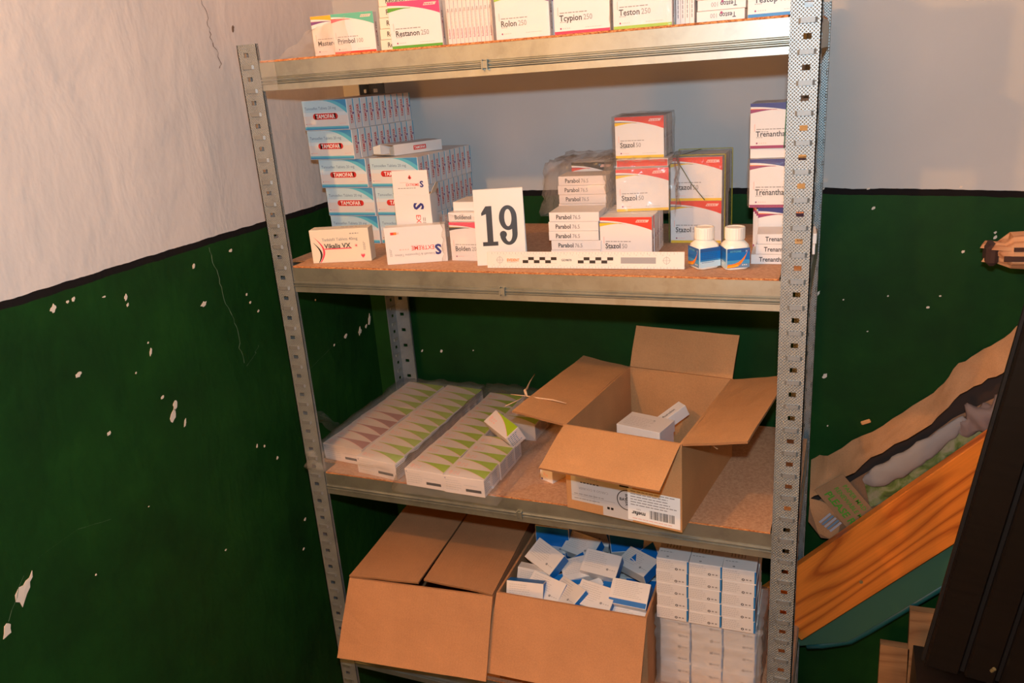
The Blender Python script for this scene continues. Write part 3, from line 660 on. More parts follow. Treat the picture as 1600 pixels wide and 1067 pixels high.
p.text('EVIDENT', .0335, .0112, .0042, 'orange2', .03, maxw=.021); p.lines(.034, .0095, .02, 1, 1, .0006, 'grey', 3)
def chk(u0):
    n = 6; cw = .0093
    for i in range(n):
        v0 = .0086 if i % 2 == 0 else .0133; p.rect(u0+i*cw, v0, u0+(i+1)*cw, v0+.0047, 'black', 1)
    p.rect(u0, .0084, u0+n*cw, .0086, 'grey', 1); p.rect(u0, .0180, u0+n*cw, .0182, 'grey', 1)
chk(.0600); p.text('GD9870', .1235, .0118, .0034, 'ink', .012, maxw=.0165); chk(.1500); p.rect(.2175, .0086, .271, .0180, 'midgrey', 1)
mb = MB(); ks = []; p.add_to(mb, FACE['front'](1, 1, 1), ks); mb.V = [tuple(rtl @ Vector(v)) for v in mb.V]; mb.build('scale_marks', [ink(k) for k in ks], ru)

# ---- two square tablet bottles
def bottle(x, y, yaw, label, which):
    r = empty('pill_bottle', (x, y, TB+.0002), rot=(0, 0, R(yaw))); tag(r, label, 'bottle', 'white square tablet bottles')
    hw = .0178
    def ring(z, s_, k): # rounded square
        out = []
        for q in range(16):
            a = 2*math.pi*(q+.5)/16; ex = k
            c, s2 = math.cos(a), math.sin(a); rr = (abs(c)**ex+abs(s2)**ex)**(-1/ex); out.append((c*rr*s_, s2*rr*s_, z))
        return out
    R_ = [ring(0, hw*.90, 9), ring(.0015, hw*.98, 10), ring(.003, hw, 10), ring(.0335, hw, 10), ring(.0365, hw*.95, 6), ring(.0400, hw*.80, 3), ring(.0425, hw*.68, 2), ring(.0445, hw*.66, 2)]
    V = [v for q in R_ for v in q]; F = []
    for i in range(len(R_)-1):
        for j in range(16): F.append((i*16+j, i*16+(j+1) % 16, (i+1)*16+(j+1) % 16, (i+1)*16+j))
    F.append(tuple(range(16))[::-1]); F.append(tuple((len(R_)-1)*16+j for j in range(16)))
    me = mesh('bottle_body', V, F, flat('bottle_plastic', srgb(246, 240, 228), .3), None, True); obj('bottle_body', me, r)
    mb = MB(); n = 48; V = []; F = []
    prof = [(.0430, .0140), (.0440, .0146), (.0600, .0146), (.0612, .0140), (.0612, .0115), (.0604, .0110), (.0604, 0)]
    for z, rad in prof:
        for q in range(n): a = 2*math.pi*q/n; rr = rad*(1-.022*(q % 2) if rad > .0139 else 1); V.append((rr*math.cos(a), rr*math.sin(a), z))
    for i in range(len(prof)-1):
        for q in range(n): F.append((i*n+q, i*n+(q+1) % n, (i+1)*n+(q+1) % n, (i+1)*n+q))
    F.append(tuple(range(n))[::-1])
    obj('screw_cap', mesh('screw_cap', V, F, flat('cap_plastic', srgb(246, 238, 226), .45)), r)
    # label on the two visible faces (front -y, left -x)
    mb = MB(); ks = []; W2 = 2*hw*.94; H = .0290
    def blue(kind):
        p = Print(); xs = [i/6 for i in range(7)]
        for k, c in enumerate(('deepblue', 'brightblue', 'brightblue', 'sky', 'bluegrey')): p.rect(0 if kind else 0, H*(1-.2*(k+1)), W2, H*(1-.2*k), c if kind or k < 4 else 'lightgrey')
        if kind: 
            p.strip([(W2*x*.93, H*(.02+.9*x**4)) for x in xs], [(W2*x*.93+.001, H*(.20+.76*x**3)) for x in xs], 'orange2', 1)
            p.strip([(W2*x*.5, H*(.02+.06*x)) for x in xs], [(W2*x*.5, H*(.13+.06*x*x)) for x in xs], 'orange', 2)
            p.text('XYTONE', W2*.12, H*.80, H*.10, 'cyan', .01, maxw=W2*.6); p.text('X', W2*.8, H*.8, H*.1, 'paleblue', .01); p.lines(W2*.66, H*.12, W2*.28, 1, 1, H*.04, 'white', 3)
        else:
            p.rect(0, 0, W2, H*.32, 'paleblue', 1); p.lines(W2*.08, H*.82, W2*.8, 7, H*.095, H*.03, 'deepblue', 6, layer=2)
        return p
    zz = .0035
    fr = lambda u, v, e: (u-W2/2, -hw-e-.0002, v+zz); lf = lambda u, v, e: (-hw-e-.0002, W2/2-u, v+zz)
    blue(which).add_to(mb, fr, ks); blue(not which).add_to(mb, lf, ks)
    mb.build('wrap_label', [ink(k) for k in ks], r)
bottle(0.7475, 0.0600, 38, 'left of the two white square tablet bottles, blue text panel facing out', False)
bottle(0.7915, 0.0605, 25, 'right of the two white square tablet bottles, orange swoosh facing out', True)

# ------------------------------------------------------------------ top shelf cartons
tdm = (.0760, .0165, .0615)
def upright(x, y, yaw, lab, nm, num, c1, c2, c3, band, dims=tdm, grp='cartons on the top shelf', z=TA, tilt_=0, mat=None):
    return carton((x, y, z), yaw, dims, lab, grp, [('top'+nm+str(dims), 'front_print', [('front', swoosh(dims[0], dims[2], c1, c2, c3, band, nm, num))]), ('tope'+nm+str(dims), 'end_print', [('right', vspine(dims[1], dims[2], nm+' '+num))])], mat, rot=(R(tilt_), 0, R(yaw)))
upright(0.1170, .048, 10, 'orange-topped carton at the far left of the top shelf, inside the film', 'Masteron', '100', 'orange', 'purple', 'salmon', None)
upright(0.1700, .026, 12, 'carton with teal corner and red bottom line on the top shelf', 'Primbol', '100', 'teal', 'pinkred', 'red', 'red', (.0700, .0165, .0600))
rs = spine(.080, .0155, 'Restanon', '250')
for i in range(6):
    carton((0.2530+.0010*i, .030, TA+.0158*i), 8-.4*i, (.080, .064, .0155), '%s flat carton from the board in the stack behind the green-banded carton' % ORD[i], 'flat cartons behind the green-banded carton', [('resp', 'front_print', [('front', rs)])], M_cream)
upright(0.2850, .008, 9, 'carton with magenta top and green bottom band leaning at the top shelf front', 'Restanon', '250', 'magenta', 'green', 'lime', 'green', (.0815, .0165, .0660), tilt_=3)
for i in range(11):
    d = (.0155, .075, .066); x = 0.3700+.0068*i
    carton((x, .030, TA), -2, (.0064, .080, .066), '%s from the left in the row of thin cartons showing only spines' % ORD[i], 'thin cartons in a spine row on the top shelf',
        [('spn', 'front_print', [('front', Print().text('Restanon', .0046, .008, .0026, 'maroon', .004, rot=90, maxw=.034).lines(.0024, .012, .045, 1, 1, .0012, 'salmon', 3, rot=90).text('250', .0046, .045, .0024, 'ink', 0, rot=90))])], M_pink)
upright(0.4545, .016, 2, 'white carton with violet corner beside the row of carton spines on the top shelf', 'Rolon', '250', 'purple', 'lime', 'navy', None, (.0820, .0165, .066))
upright(0.4570, .034, 2, 'carton directly behind the violet-cornered one on the top shelf', 'Rolon', '250', 'purple', 'lime', 'navy', None, (.0820, .0165, .066))
upright(0.5440, .016, 1, 'white carton with pink-red bottom band right of the violet-cornered one', 'Tcypion', '250', 'teal', 'pinkred', 'navy', 'pinkred', (.0810, .0165, .066))
upright(0.5450, .034, 1, 'carton directly behind the pink-red banded one on the top shelf', 'Tcypion', '250', 'teal', 'pinkred', 'navy', 'pinkred', (.0810, .0165, .066))
for i in range(5):
    upright(0.6300+.0007*i, .015+.0170*i, 1, '%s carton from the front in the lime-banded row on the top shelf' % ORD[i], 'Teston', '250', 'red', 'lime', 'green', 'lime', (.0805, .0165, .066))
for i in range(4):
    carton((0.7130+.0062*i, .030, TA), 0, (.0060, .080, .066), '%s grey spine carton right of the lime-banded row' % ORD[i], 'grey spine cartons on the top shelf', [('spn2', 'front_print', [('front', Print().lines(.0035, .008, .05, 1, 1, .0012, 'grey', 3, rot=90))])], M_white)
tf = spine(.062, .0135, 'Testop', '100', flip=True)
for i in range(5):
    carton((0.7420+.0012*math.sin(i*2.), .022, TA+.0138*i), 1, (.0620, .060, .0135), '%s upside-down flat carton from the board, added out of view near the right end' % ORD[i], 'upside-down flat cartons on the top shelf', [('tfl', 'front_print', [('front', tf)])], M_white)
upright(0.8085, .014, 0, 'white carton with a blue bottom band beside the right post', 'Testop', '100', 'blue', 'maroon', 'navy', 'blue', (.0800, .0165, .066), z=TA)

for i, (x, nm) in enumerate(((.4545, 'violet-cornered'), (.5445, 'pink-red banded'), (.6305, 'lime-banded'))):  # upper cartons from here are out of view, added to shade the wall
    for k_ in range(1, 2):
        for j in range(2):
            carton((x, .016+.0175*j, TA+.0685*k_), 1, (.080, .0165, .066), '%s unseen carton added above the %s cartons on the top shelf' % (['front', 'rear'][j], nm), 'cartons on the top shelf', [])
for i in range(5, 10):  # flat stack carried on out of view for the same shade
    carton((0.7420+.0012*math.sin(i*2.), .022, TA+.0138*i), 1, (.0620, .060, .0135), '%s upside-down flat carton from the board, added out of view near the right end' % ORD[i], 'upside-down flat cartons on the top shelf', [], M_white)
carton((0.8085, .014, TA+.0665), 0, (.0800, .0165, .066), 'unseen carton added above the blue-banded one beside the right post', 'cartons on the top shelf', [], M_white)
# ------------------------------------------------------------------ third shelf: two flat packs of green cartons
def gpack(w_, col):
    d, h_ = .0325, .0345
    t_ = Print(); t_.strip([(w_*(.12+.87*x), d*(.95-.80*x**1.7)) for x in [i/8 for i in range(9)]], [(w_*(.12+.87*x), d*.985) for x in [i/8 for i in range(9)]], col); t_.strip([(w_*(.12+.87*x), d*(.95-.80*x**1.7)-.05*d) for x in [i/8 for i in range(9)]], [(w_*(.12+.87*x), d*(.95-.80*x**1.7)) for x in [i/8 for i in range(9)]], 'salmon'); t_.lines(.10*w_, .42*d, .30*w_, 2, .18*d, .10*d, 'salmon', 3); t_.text('R', .06*w_, .30*d, .30*d, 'salmon', .02)
    f_ = Print(); f_.rect(.54*w_, .22*h_, .92*w_, .38*h_, 'ink', 1); f_.lines(.05*w_, .74*h_, .40*w_, 5, .13*h_, .045*h_, 'lightgrey', 4); f_.rect(.04*w_, .82*h_, .055*w_, .90*h_, 'navy'); f_.lines(.5*w_, .56*h_, .42*w_, 1, 1, .04*h_, 'lightgrey', 7)
    s_ = Print(); s_.lines(.08*d, .82*h_, .8*d, 6, .12*h_, .05*h_, 'bluegrey', 5)
    return t_, f_, s_
G5 = 'small cartons with a green wedge packed in rows in clear bags'
cols = [(0.008, .0500, .0960, 10, -7, 'left outer'), (0.1060, .0150, .0915, 11, -7, 'left inner'), (0.2230, -.0060, .0800, 11, -2, 'right inner'), (0.3040, -.0120, .0800, 11, -2, 'right outer')]
for ci, (x, y, w_, n, yw, nm) in enumerate(cols):
    rr = random.Random(ci+5)
    for i in range(n):
        col = 'mauve' if ci == 0 and i < 5 else 'leaf'
        t_, f_, s_ = gpack(w_, col)
        if ci == 3 and i in (5, 6): continue
        h_ = .0345; dz = (.0004 if ci != 3 else .0004)
        ttl = 0 if i else 0
        xx = x+(.0012*i if ci < 2 else .0012*i)+rr.uniform(-.0012, .0012)
        carton((xx, y+.0334*i, TC+.0004), yw+rr.uniform(-1, 1), (w_, .0322, h_), '%s carton from the front in the %s column of the bagged %s-wedge cartons' % (ORD[i], nm, 'mauve' if col == 'mauve' else 'green'), G5,
            [('gp%s%s' % (col, w_), 'top_print', [('top', t_), ('right', s_)]), ('gf%s' % w_, 'front_print', [('front', f_)])] if i == 0 else [('gp%s%s' % (col, w_), 'top_print', [('top', t_), ('right', s_)])], M_pink, rot=(R(2.2+rr.uniform(-1, 1)), 0, R(yw+rr.uniform(-1, 1))))
t_, f_, s_ = gpack(.080, 'leaf')
carton((0.320, .170, TC+.0360), -36, (.080, .0325, .0345), 'loose green-wedge carton lying tilted on top of the right bagged pack', G5, [('gploose', 'top_print', [('top', t_), ('right', s_)]), ('gfloose', 'front_print', [('front', f_)])], M_pink, rot=(R(30), R(6), R(-36)))
carton((0.4540, .0760, TC), -24, (.030, .060, .028), 'small white carton lying beside the open parcel box', None, [('sm', 'front_print', [('front', Print().text('Rx', .008, .010, .007, 'salmon', .02).rect(.002, .001, .006, .005, 'navy'))])], M_white, rot=(0, 0, R(-24)))

def film_box(name, x0, x1, y0, y1, z0, z1, parent=None, m=M_film, seed=1, amp=.004, n=10, rz=0, pivot=None, open_bottom=False, slope=None, label=None, cat='plastic film', flare=0, shrink_top=0):
    """a crinkled film skin around a block"""
    rr = random.Random(seed); V = []; F = []; idx = {}
    cx, cy = (x0+x1)/2, (y0+y1)/2
    def vid(u, v, w_):
        k = (round(u, 5), round(v, 5), round(w_, 5))
        if k in idx: return idx[k]
        x, y, z = x0+(x1-x0)*u, y0+(y1-y0)*v, z0+(z1-z0)*w_
        q = Vector((x*45+seed*7, y*45, z*45)); d = abs(noise.noise(q))*amp*1.8+abs(noise.noise(q*3))*amp*.6
        ex = Vector(((u-.5)*2, (v-.5)*2, (w_-.5)*2)); ex = Vector([c if abs(c) > .98 else 0 for c in ex])
        x += ex.x*d; y += ex.y*d; z += (ex.z*d if w_ > .5 else 0)
        if slope: z += slope(u, v)*w_
        if flare: x += (u-.5)*flare*(1-w_); y += (v-.5)*flare*(1-w_)
        idx[k] = len(V); V.append((x-cx, y-cy, z)); return idx[k]
    for a in range(n):
        for b in range(n):
            s0, s1, t0, t1 = a/n, (a+1)/n, b/n, (b+1)/n
            for f in (((s0,0,t0),(s1,0,t0),(s1,0,t1),(s0,0,t1)), ((s1,1,t0),(s0,1,t0),(s0,1,t1),(s1,1,t1)), ((0,s1,t0),(0,s0,t0),(0,s0,t1),(0,s1,t1)), ((1,s0,t0),(1,s1,t0),(1,s1,t1),(1,s0,t1)), ((s0,t0,1),(s1,t0,1),(s1,t1,1),(s0,t1,1))):
                F.append(tuple(vid(*q) for q in f))
    o = obj(name, mesh(name, V, F, m, None, True), parent, (cx, cy, 0), (0, 0, R(rz)))
    if label: tag(o, label, cat)
    return o
film_box('plastic_bag', .0035, .2060, .0020, .390, TC+.0002, TC+.038, m=M_filmh, seed=3, amp=.0045, n=16, rz=0, label='clear plastic bag around the left pack of mauve and green wedge cartons', cat='plastic bag')
film_box('plastic_bag', .2180, .4020, -.022, .390, TC+.0002, TC+.041, m=M_bag, seed=4, amp=.0045, n=16, flare=.02, label='clear plastic bag around the right pack of green wedge cartons', cat='plastic bag')
def sheet(name, pts, nu, nv, amp, m, label=None, cat='plastic bag', seed=1, parent=None, freq=30):
    """crumpled film between four corner points"""
    A, B, C_, D_ = [Vector(p) for p in pts]; V = []; F = []
    nrm = (B-A).cross(D_-A).normalized()
    for j in range(nv+1):
        for i in range(nu+1):
            u, v = i/nu, j/nv; P = A.lerp(B, u).lerp(D_.lerp(C_, u), v)
            e = noise.noise(P*freq+Vector((seed*3.1, 0, 0)))*amp+noise.noise(P*freq*2.7)*amp*.4
            V.append(tuple(P+nrm*e))
    for j in range(nv):
        for i in range(nu): a = j*(nu+1)+i; F.append((a, a+1, a+nu+2, a+nu+1))
    o = obj(name, mesh(name, V, F, m, None, True), parent)
    if label: tag(o, label, cat)
    return o
sheet('plastic_bag', [(.404, -.008, TC+.004), (.470, .060, TC+.003), (.490, .20, TC+.060), (.415, .20, TC+.040)], 14, 14, .010, M_bag, 'loose clear bag end spread between the green cartons and the parcel box', seed=5)
sheet('plastic_bag', [(-.045, .050, TC+.115), (-.010, .052, TC+.110), (.005, .150, TC+.012), (-.035, .150, TC+.006)], 10, 12, .012, M_bag, 'scrap of clear film hanging inside the left post at the third shelf', seed=6)
# ---- open cardboard box with four raised flaps
def thick_quad(mb, a, b, c, d, t, mi_face=0, mi_edge=1, bend=None):
    a, b, c, d = [Vector(q) for q in (a, b, c, d)]; n = (b-a).cross(d-a).normalized()*t; k = len(mb.V)
    mb.V += [tuple(q) for q in (a, b, c, d, a+n, b+n, c+n, d+n)]
    for f, mi in (((0, 3, 2, 1), mi_face), ((4, 5, 6, 7), mi_face), ((0, 1, 5, 4), mi_edge), ((1, 2, 6, 5), mi_edge), ((2, 3, 7, 6), mi_edge), ((3, 0, 4, 7), mi_edge)):
        mb.F.append(tuple(k+q for q in f)); mb.I.append(mi)
def curved_flap(mb, h0, h1, e0, e1, t, sag=0.0, nu=6, nv=5, rag=0.0, seed=1):
    """flap as a slightly warped sheet with thickness, from hinge h0-h1 to outer edge e0-e1"""
    h0, h1, e0, e1 = [Vector(q) for q in (h0, h1, e0, e1)]; n = (h1-h0).cross(e0-h0).normalized(); rr = random.Random(seed)
    k = len(mb.V); top = []; 
    for s_ in (0, 1):
        for j in range(nv+1):
            for i in range(nu+1):
                u, v = i/nu, j/nv; P = h0.lerp(h1, u).lerp(e0.lerp(e1, u), v)
                P += n*(sag*math.sin(v*math.pi/2)*v+.0016*noise.noise(P*25+Vector((seed, 0, 0)))+s_*t)
                if j == nv and rag: P += (h0-e0).normalized()*abs(noise.noise(Vector((i*1.7, seed, 0))))*rag
                mb.V.append(tuple(P))
    m = (nu+1)*(nv+1)
    for j in range(nv):
        for i in range(nu):
            a = k+j*(nu+1)+i; mb.F.append((a, a+nu+1, a+nu+2, a+1)); mb.I.append(0); b = a+m; mb.F.append((b, b+1, b+nu+2, b+nu+1)); mb.I.append(0)
    edge = [k+i for i in range(nu+1)]+[k+j*(nu+1)+nu for j in range(1, nv+1)]+[k+nv*(nu+1)+i for i in range(nu-1, -1, -1)]+[k+j*(nu+1) for j in range(nv-1, 0, -1)]
    for q in range(len(edge)): a, b = edge[q], edge[(q+1) % len(edge)]; mb.F.append((a, b, b+m, a+m)); mb.I.append(1)
def open_box(ox, oy, oz, yaw, W_, Dp, H_, mat, flaps, label, t_=.004, name='cardboard_box'):
    r = empty(name, (ox, oy, oz), rot=(0, 0, R(yaw))); tag(r, label, 'cardboard box')
    m = [mat, M_core]
    for (nm, a) in (('front_wall', (0, W_, 0, t_)), ('back_wall', (0, W_, Dp-t_, Dp)), ('left_wall', (0, t_, t_, Dp-t_)), ('right_wall', (W_-t_, W_, t_, Dp-t_))):
        mb = MB(); mb.box(a[0], a[1], a[2], a[3], 0.0, H_); mb.build(nm, mat, r)
    mb = MB(); mb.box(t_, W_-t_, t_, Dp-t_, .0005, .004); mb.build('bottom', mat, r)
    Z = Vector((0, 0, 1)); cs = {'front': ((0, 0, H_), (W_, 0, H_), (0, -1, 0)), 'rear': ((W_, Dp, H_), (0, Dp, H_), (0, 1, 0)), 'left': ((0, Dp, H_), (0, 0, H_), (-1, 0, 0)), 'right': ((W_, 0, H_), (W_, Dp, H_), (1, 0, 0))}
    for side, L, ang, inset, sag, rag in flaps:
        h0, h1, o_ = cs[side]; h0, h1, o_ = Vector(h0), Vector(h1), Vector(o_); e = (h1-h0).normalized()
        a = R(ang); off = o_*math.cos(a)*L+Z*math.sin(a)*L
        mb = MB(); curved_flap(mb, h0+e*.002, h1-e*.002, h0+e*(.002+inset)+off, h1-e*(.002+inset)+off, .0035, sag, rag=rag, seed=len(side)); f = mb.build(side+'_flap', m, r)
        tag(f)
    return r
bx = open_box(0.532, -0.0060, TC, -8, .200, .285, .153, M_card, [('front', .098, -17, 0, .004, 0), ('rear', .080, 64, -.001, .004, .002), ('left', .096, 3, -.002, -.006, .004), ('right', .100, 10, 0, -.004, .003)], 'open brown parcel box with raised flaps and white shipping labels on the third shelf')
# shipping labels on its front
def part_print(parent, name, p, fn): mb = MB(); ks = []; p.add_to(mb, fn, ks); return mb.build(name, [ink(k) for k in ks], parent)
p = Print(); p.rect(.009, .017, .087, .112, 'lightgrey'); p.text('AMBALAJ ADET', .080, .0745, .0042, 'ink', 0, rot=180, maxw=.05); p.text('ATABAY', .058, .064, .004, 'grey', 0, rot=180); p.lines(.026, .052, .042, 1, 1, .0020, 'ink', 4); p.text('CARGO & COURIER', .076, .044, .0042, 'grey', 0, rot=180, maxw=.056)
p.lines(.014, .030, .06, 1, 1, .0016, 'grey', 5); p.rect(.009, .0275, .087, .028, 'grey', 1); p.rect(.050, .017, .0504, .035, 'grey', 1); p.lines(.014, .0215, .06, 1, 1, .0014, 'grey', 8)
part_print(bx, 'address_label', p, lambda u, v, e: (u, -e, v))
p = Print(); p.rect(.066, .001, .118, .0205, 'lightgrey'); p.rect(.087, .0205, .118, .104, 'lightgrey'); p.disc(.1095, .0375, .0185, 'black', 1, 30, .0170); p.text('BAYER', .1060, .0490, .0052, 'black', .02, rot=-90, maxw=.024); p.text('BAYER', .0955, .0355, .0052, 'black', .02, maxw=.024)
p.rect(.0735, .0135, .0780, .0178, 'black', 1); p.rect(.0800, .0135, .0845, .0178, 'black', 1); p.rect(.096, .0600, .112, .0645, 'black', 1)
part_print(bx, 'sealing_tape', p, lambda u, v, e: (u, -e-.0004, v))
p = Print(); p.rect(.110, .004, .1975, .0600, 'white'); p.text('mefar', .1400, .0210, .0070, 'black', .03, rot=180); p.text('ILAC', .132, .0265, .0025, 'grey', 0, rot=180); p.bars(.147, .0125, .041, .0150, 'ink'); p.lines(.115, .056, .078, 6, .0048, .0015, 'grey', 6); p.lines(.118, .0075, .07, 1, 1, .0014, 'salmon', 6)
part_print(bx, 'shipping_label', p, lambda u, v, e: (u, -e-.0008, v))
p = Print(); p.text('C1', .15, .10, .022, 'ink', .01, rot=8); p.text('ml', .16, .078, .018, 'ink', .0, rot=10)
part_print(bx, 'handwritten_mark', p, lambda u, v, e: (.200+e, u*.9, v))
mb = MB(); mb.tube([(.2*.98, .01, .151), (.215, .015, .153), (.236, .022, .150), (.246, .030, .140)], .0012, 5); mb.build('torn_strip', M_kraft, bx)
# zip tie lying on the left flap of the box
zt = MB(); q_ = lambda x, y, z: Vector((x, y, z))
pts = [q_(.4081, .0752, TC+.1625), q_(.4380, .0740, TC+.1625), q_(.4600, .0700, TC+.1625), q_(.490, .068, TC+.1620), q_(.5150, .0634, TC+.1600)]
zt.tube(pts, [.0006, .0011, .0014, .0014, .0006], 6); zt.tube([q_(.4380, .0740, TC+.1630), q_(.434, .080, TC+.170), q_(.4290, .1000, TC+.1640), q_(.4240, .13, TC+.166), q_(.4229, .160, TC+.170)], [.0026, .0028, .0020, .0009, .0006], 6); zt.tube([q_(.438, .074, TC+.1625), q_(.425, .050, TC+.1600), (.414, .034, TC+.158)], .0008, 5)
o = zt.build('twine', flat('pale_twine', srgb(214, 176, 140), .7), None, smooth=True); tag(o, 'short piece of pale twisted twine lying on the left flap of the parcel box', 'twine')
# cartons in that box
w1 = Print().lines(.008, .040, .055, 6, .006, .0016, 'lightgrey', 4).disc(.055, .040, .0022, 'midgrey', 1, 8)
for i in range(4):
    carton((0.575+.002*i, .140, TC+.0045+.0225*i), -14, (.085, .060, .0222), '%s white carton from the bottom of the stack inside the parcel box' % ORD[i], 'white cartons inside the parcel box', [('inb', 'top_print', [('top', w1)])] if i == 3 else [], M_white)
carton((0.645, .165, TC+.058), 40, (.080, .022, .022), 'narrow white carton tilted up against the cartons in the parcel box', 'white cartons inside the parcel box', [('inb2', 'top_print', [('top', Print().text('Feron  Aurobin', .008, .007, .006, 'ink', .01, maxw=.06))])], M_white, rot=(0, R(-24), R(44)))

# ------------------------------------------------------------------ bottom visible shelf: two big cartons
bl = empty('cardboard_box', (0.068, -0.0120, TD), rot=(0, 0, R(4.5))); tag(bl, 'large plain brown cardboard box, top flaps closed and front flap hanging', 'cardboard box')
def box_walls(r, W_, Dp, H_, mat, t_=.004):
    for (nm, a) in (('front_wall', (0, W_, 0, t_)), ('back_wall', (0, W_, Dp-t_, Dp)), ('left_wall', (0, t_, t_, Dp-t_)), ('right_wall', (W_-t_, W_, t_, Dp-t_))):
        mb = MB(); mb.box(a[0], a[1], a[2], a[3], 0.0, H_); mb.build(nm, mat, r)
    mb = MB(); mb.box(t_, W_-t_, t_, Dp-t_, .0005, .004); mb.build('bottom', mat, r)
WL, DL, HL = .300, .355, .186
box_walls(bl, WL, DL, HL, M_card2)
mb = MB(); curved_flap(mb, (0, 0, HL), (WL, 0, HL), (-.002, -.088, HL-.122), (WL+.004, -.086, HL-.122), .0035, .006, rag=.002, seed=2); mb.build('front_flap', [M_card2, M_core], bl)
mb = MB(); curved_flap(mb, (0, DL, HL+.001), (0, .0, HL+.001), (WL*.5-.001, DL, HL+.004), (WL*.5-.001, .001, HL+.012), .0035, -.006, rag=.0, seed=3); mb.build('left_top_flap', [M_card2, M_core], bl)
mb = MB(); curved_flap(mb, (WL, 0, HL+.001), (WL, DL, HL+.001), (WL*.5+.002, .020, HL+.008), (WL*.5+.002, DL, HL+.006), .0035, -.008, rag=.0, seed=4); mb.build('right_top_flap', [M_card2, M_core], bl)
br = empty('cardboard_box', (0.3690, 0.0260, TD), rot=(0, 0, R(1))); tag(br, 'open brown cardboard box full of blue and white cartons, front flap hanging', 'cardboard box')
WR, DR, HR = .286, .335, .186
box_walls(br, WR, DR, HR, M_card2)
mb = MB(); curved_flap(mb, (0, 0, HR), (WR, 0, HR), (-.004, -.082, HR-.118), (WR, -.080, HR-.118), .0035, .004, seed=6); mb.build('front_flap', [M_card2, M_core], br)
# blue and white cartons jumbled in the right box
jd = (.062, .0255, .044)
def bw(dims, kind):
    w_, d, h_ = dims; p = Print(); q = Print()
    p.lines(.08*w_, .86*h_, .60*w_, 8, .085*h_, .022*h_, 'lightgrey', 4); p.disc(.72*w_, .30*h_, .035*w_, 'midgrey', 1, 8); p.lines(.77*w_, .28*h_, .18*w_, 1, 1, .04*h_, 'lightgrey', 5)
    q.rect(.001, .001, d-.001, h_-.001, 'brightblue')
    return p, q
def jcarton(x, y, z, rot, label, dims=(.072, .024, .048), style=0):
    w_, d, h_ = dims; p, q = bw(dims, 0)
    top = Print()
    if style == 1: top.rect(.001, .001, w_-.001, d-.001, 'brightblue')
    fr = Print()
    if style == 2: fr.rect(.001, .001, w_-.001, h_-.001, 'brightblue')
    elif style == 3: fr.rect(.001, .001, w_-.001, h_*.22, 'brightblue', 1); fr.lines(.1*w_, .9*h_, .75*w_, 9, .07*h_, .02*h_, 'lightgrey', 4)
    else: fr = p
    key = 'bw%d%s' % (style, dims)
    pr = [(key, 'front_print', [('front', fr)]), (key+'e', 'end_print', [('right', q), ('left', q)])]
    if style == 1: pr.append((key+'t', 'top_print', [('top', top)]))
    else:
        pt = Print().lines(.1*w_, .7*d, .5*w_, 3, .2*d, .05*d, 'lightgrey', 6).disc(.8*w_, .5*d, .07*d*2, 'midgrey', 1, 8); pr.append((key+'tp', 'top_print', [('top', pt)]))
    rm = Euler([R(a) for a in rot]).to_matrix(); c = rm @ Vector((w_/2, d/2, h_/2))
    o = carton((x-c.x, y-c.y, z-c.z), 0, dims, label, 'blue and white cartons jumbled in the open box', pr, M_white, rot=tuple(R(a) for a in rot))
    return o
F_ = -62   # broad face tipped up towards the room
J = [ # x, y, z, rot, style, label
 (.416, .226, .812, (0, 0, 2), 2, 'blue-sided carton at the rear left inside the open box, upper'),
 (.414, .206, .768, (0, 0, 0), 2, 'blue-sided carton at the rear left inside the open box, lower'),
 (.482, .212, .800, (F_, 0, -18), 0, 'grey-white carton tipped up near the rear left of the open box'),
 (.432, .135, .815, (-55, 8, -28), 0, 'large white carton tilted over the left of the jumble'),
 (.4900, .255, .800, (F_, 5, 10), 0, 'white carton lying at the rear middle-left of the jumble'),
 (.5250, .270, .805, (F_+10, 0, -14), 2, 'blue carton face up at the rear middle of the jumble'),
 (.5650, .250, .800, (F_, 0, 22), 2, 'blue carton face up at the rear right of the jumble'),
 (.6020, .262, .800, (F_, 0, -10), 0, 'white carton at the far rear right of the jumble'),
 (.5050, .185, .785, (-70, 0, 62), 2, 'blue carton wedged diagonally in the middle of the jumble'),
 (.5400, .150, .808, (-60, 3, -4), 0, 'white carton with grey text block in the middle of the jumble'),
 (.4950, .150, .790, (-68, -6, 28), 0, 'white carton half under the middle text carton'),
 (.6020, .190, .795, (-72, 0, -28), 0, 'grey carton leaning at the right of the jumble'),
 (.6170, .215, .790, (-65, 0, 66), 2, 'blue carton pressed against the right wall of the box'),
 (.6120, .085, .800, (-55, 0, -2), 3, 'white carton with blue lower stripe at the front right of the jumble'),
 (.5500, .072, .790, (-60, 4, -8), 0, 'white carton at the front middle-right, under a torn leaflet'),
 (.4980, .072, .785, (-60, -6, -36), 0, 'white carton at the front middle of the jumble'),
 (.4500, .076, .785, (-58, 6, -12), 0, 'white printed carton at the front left of the jumble'),
 (.4160, .058, .785, (-20, 0, 6), 1, 'upright carton at the front left corner with blue edge'),
 (.4160, .112, .780, (-10, 6, 4), 0, 'white carton standing at the left wall of the box'),
 (.4780, .110, .775, (-70, 0, 40), 2, 'blue carton showing in the gap at the centre left'),
 (.5750, .110, .775, (-74, 0, -50), 2, 'blue carton showing in the gap at the centre right'),
 (.5250, .100, .770, (-60, 0, 44), 0, 'white carton standing diagonally at the front centre'),
 (.4500, .290, .775, (-30, 0, 5), 0, 'white carton deep at the rear left of the jumble'),
 (.5880, .285, .775, (-30, 0, -8), 2, 'blue carton deep at the rear right of the jumble'),
 (.6120, .058, .765, (-64, 0, 2), 0, 'white carton low at the front right corner of the box'),
]
for (x, y, z, rot, st, lab) in J: jcarton(x, y, z, rot, lab, style=st)
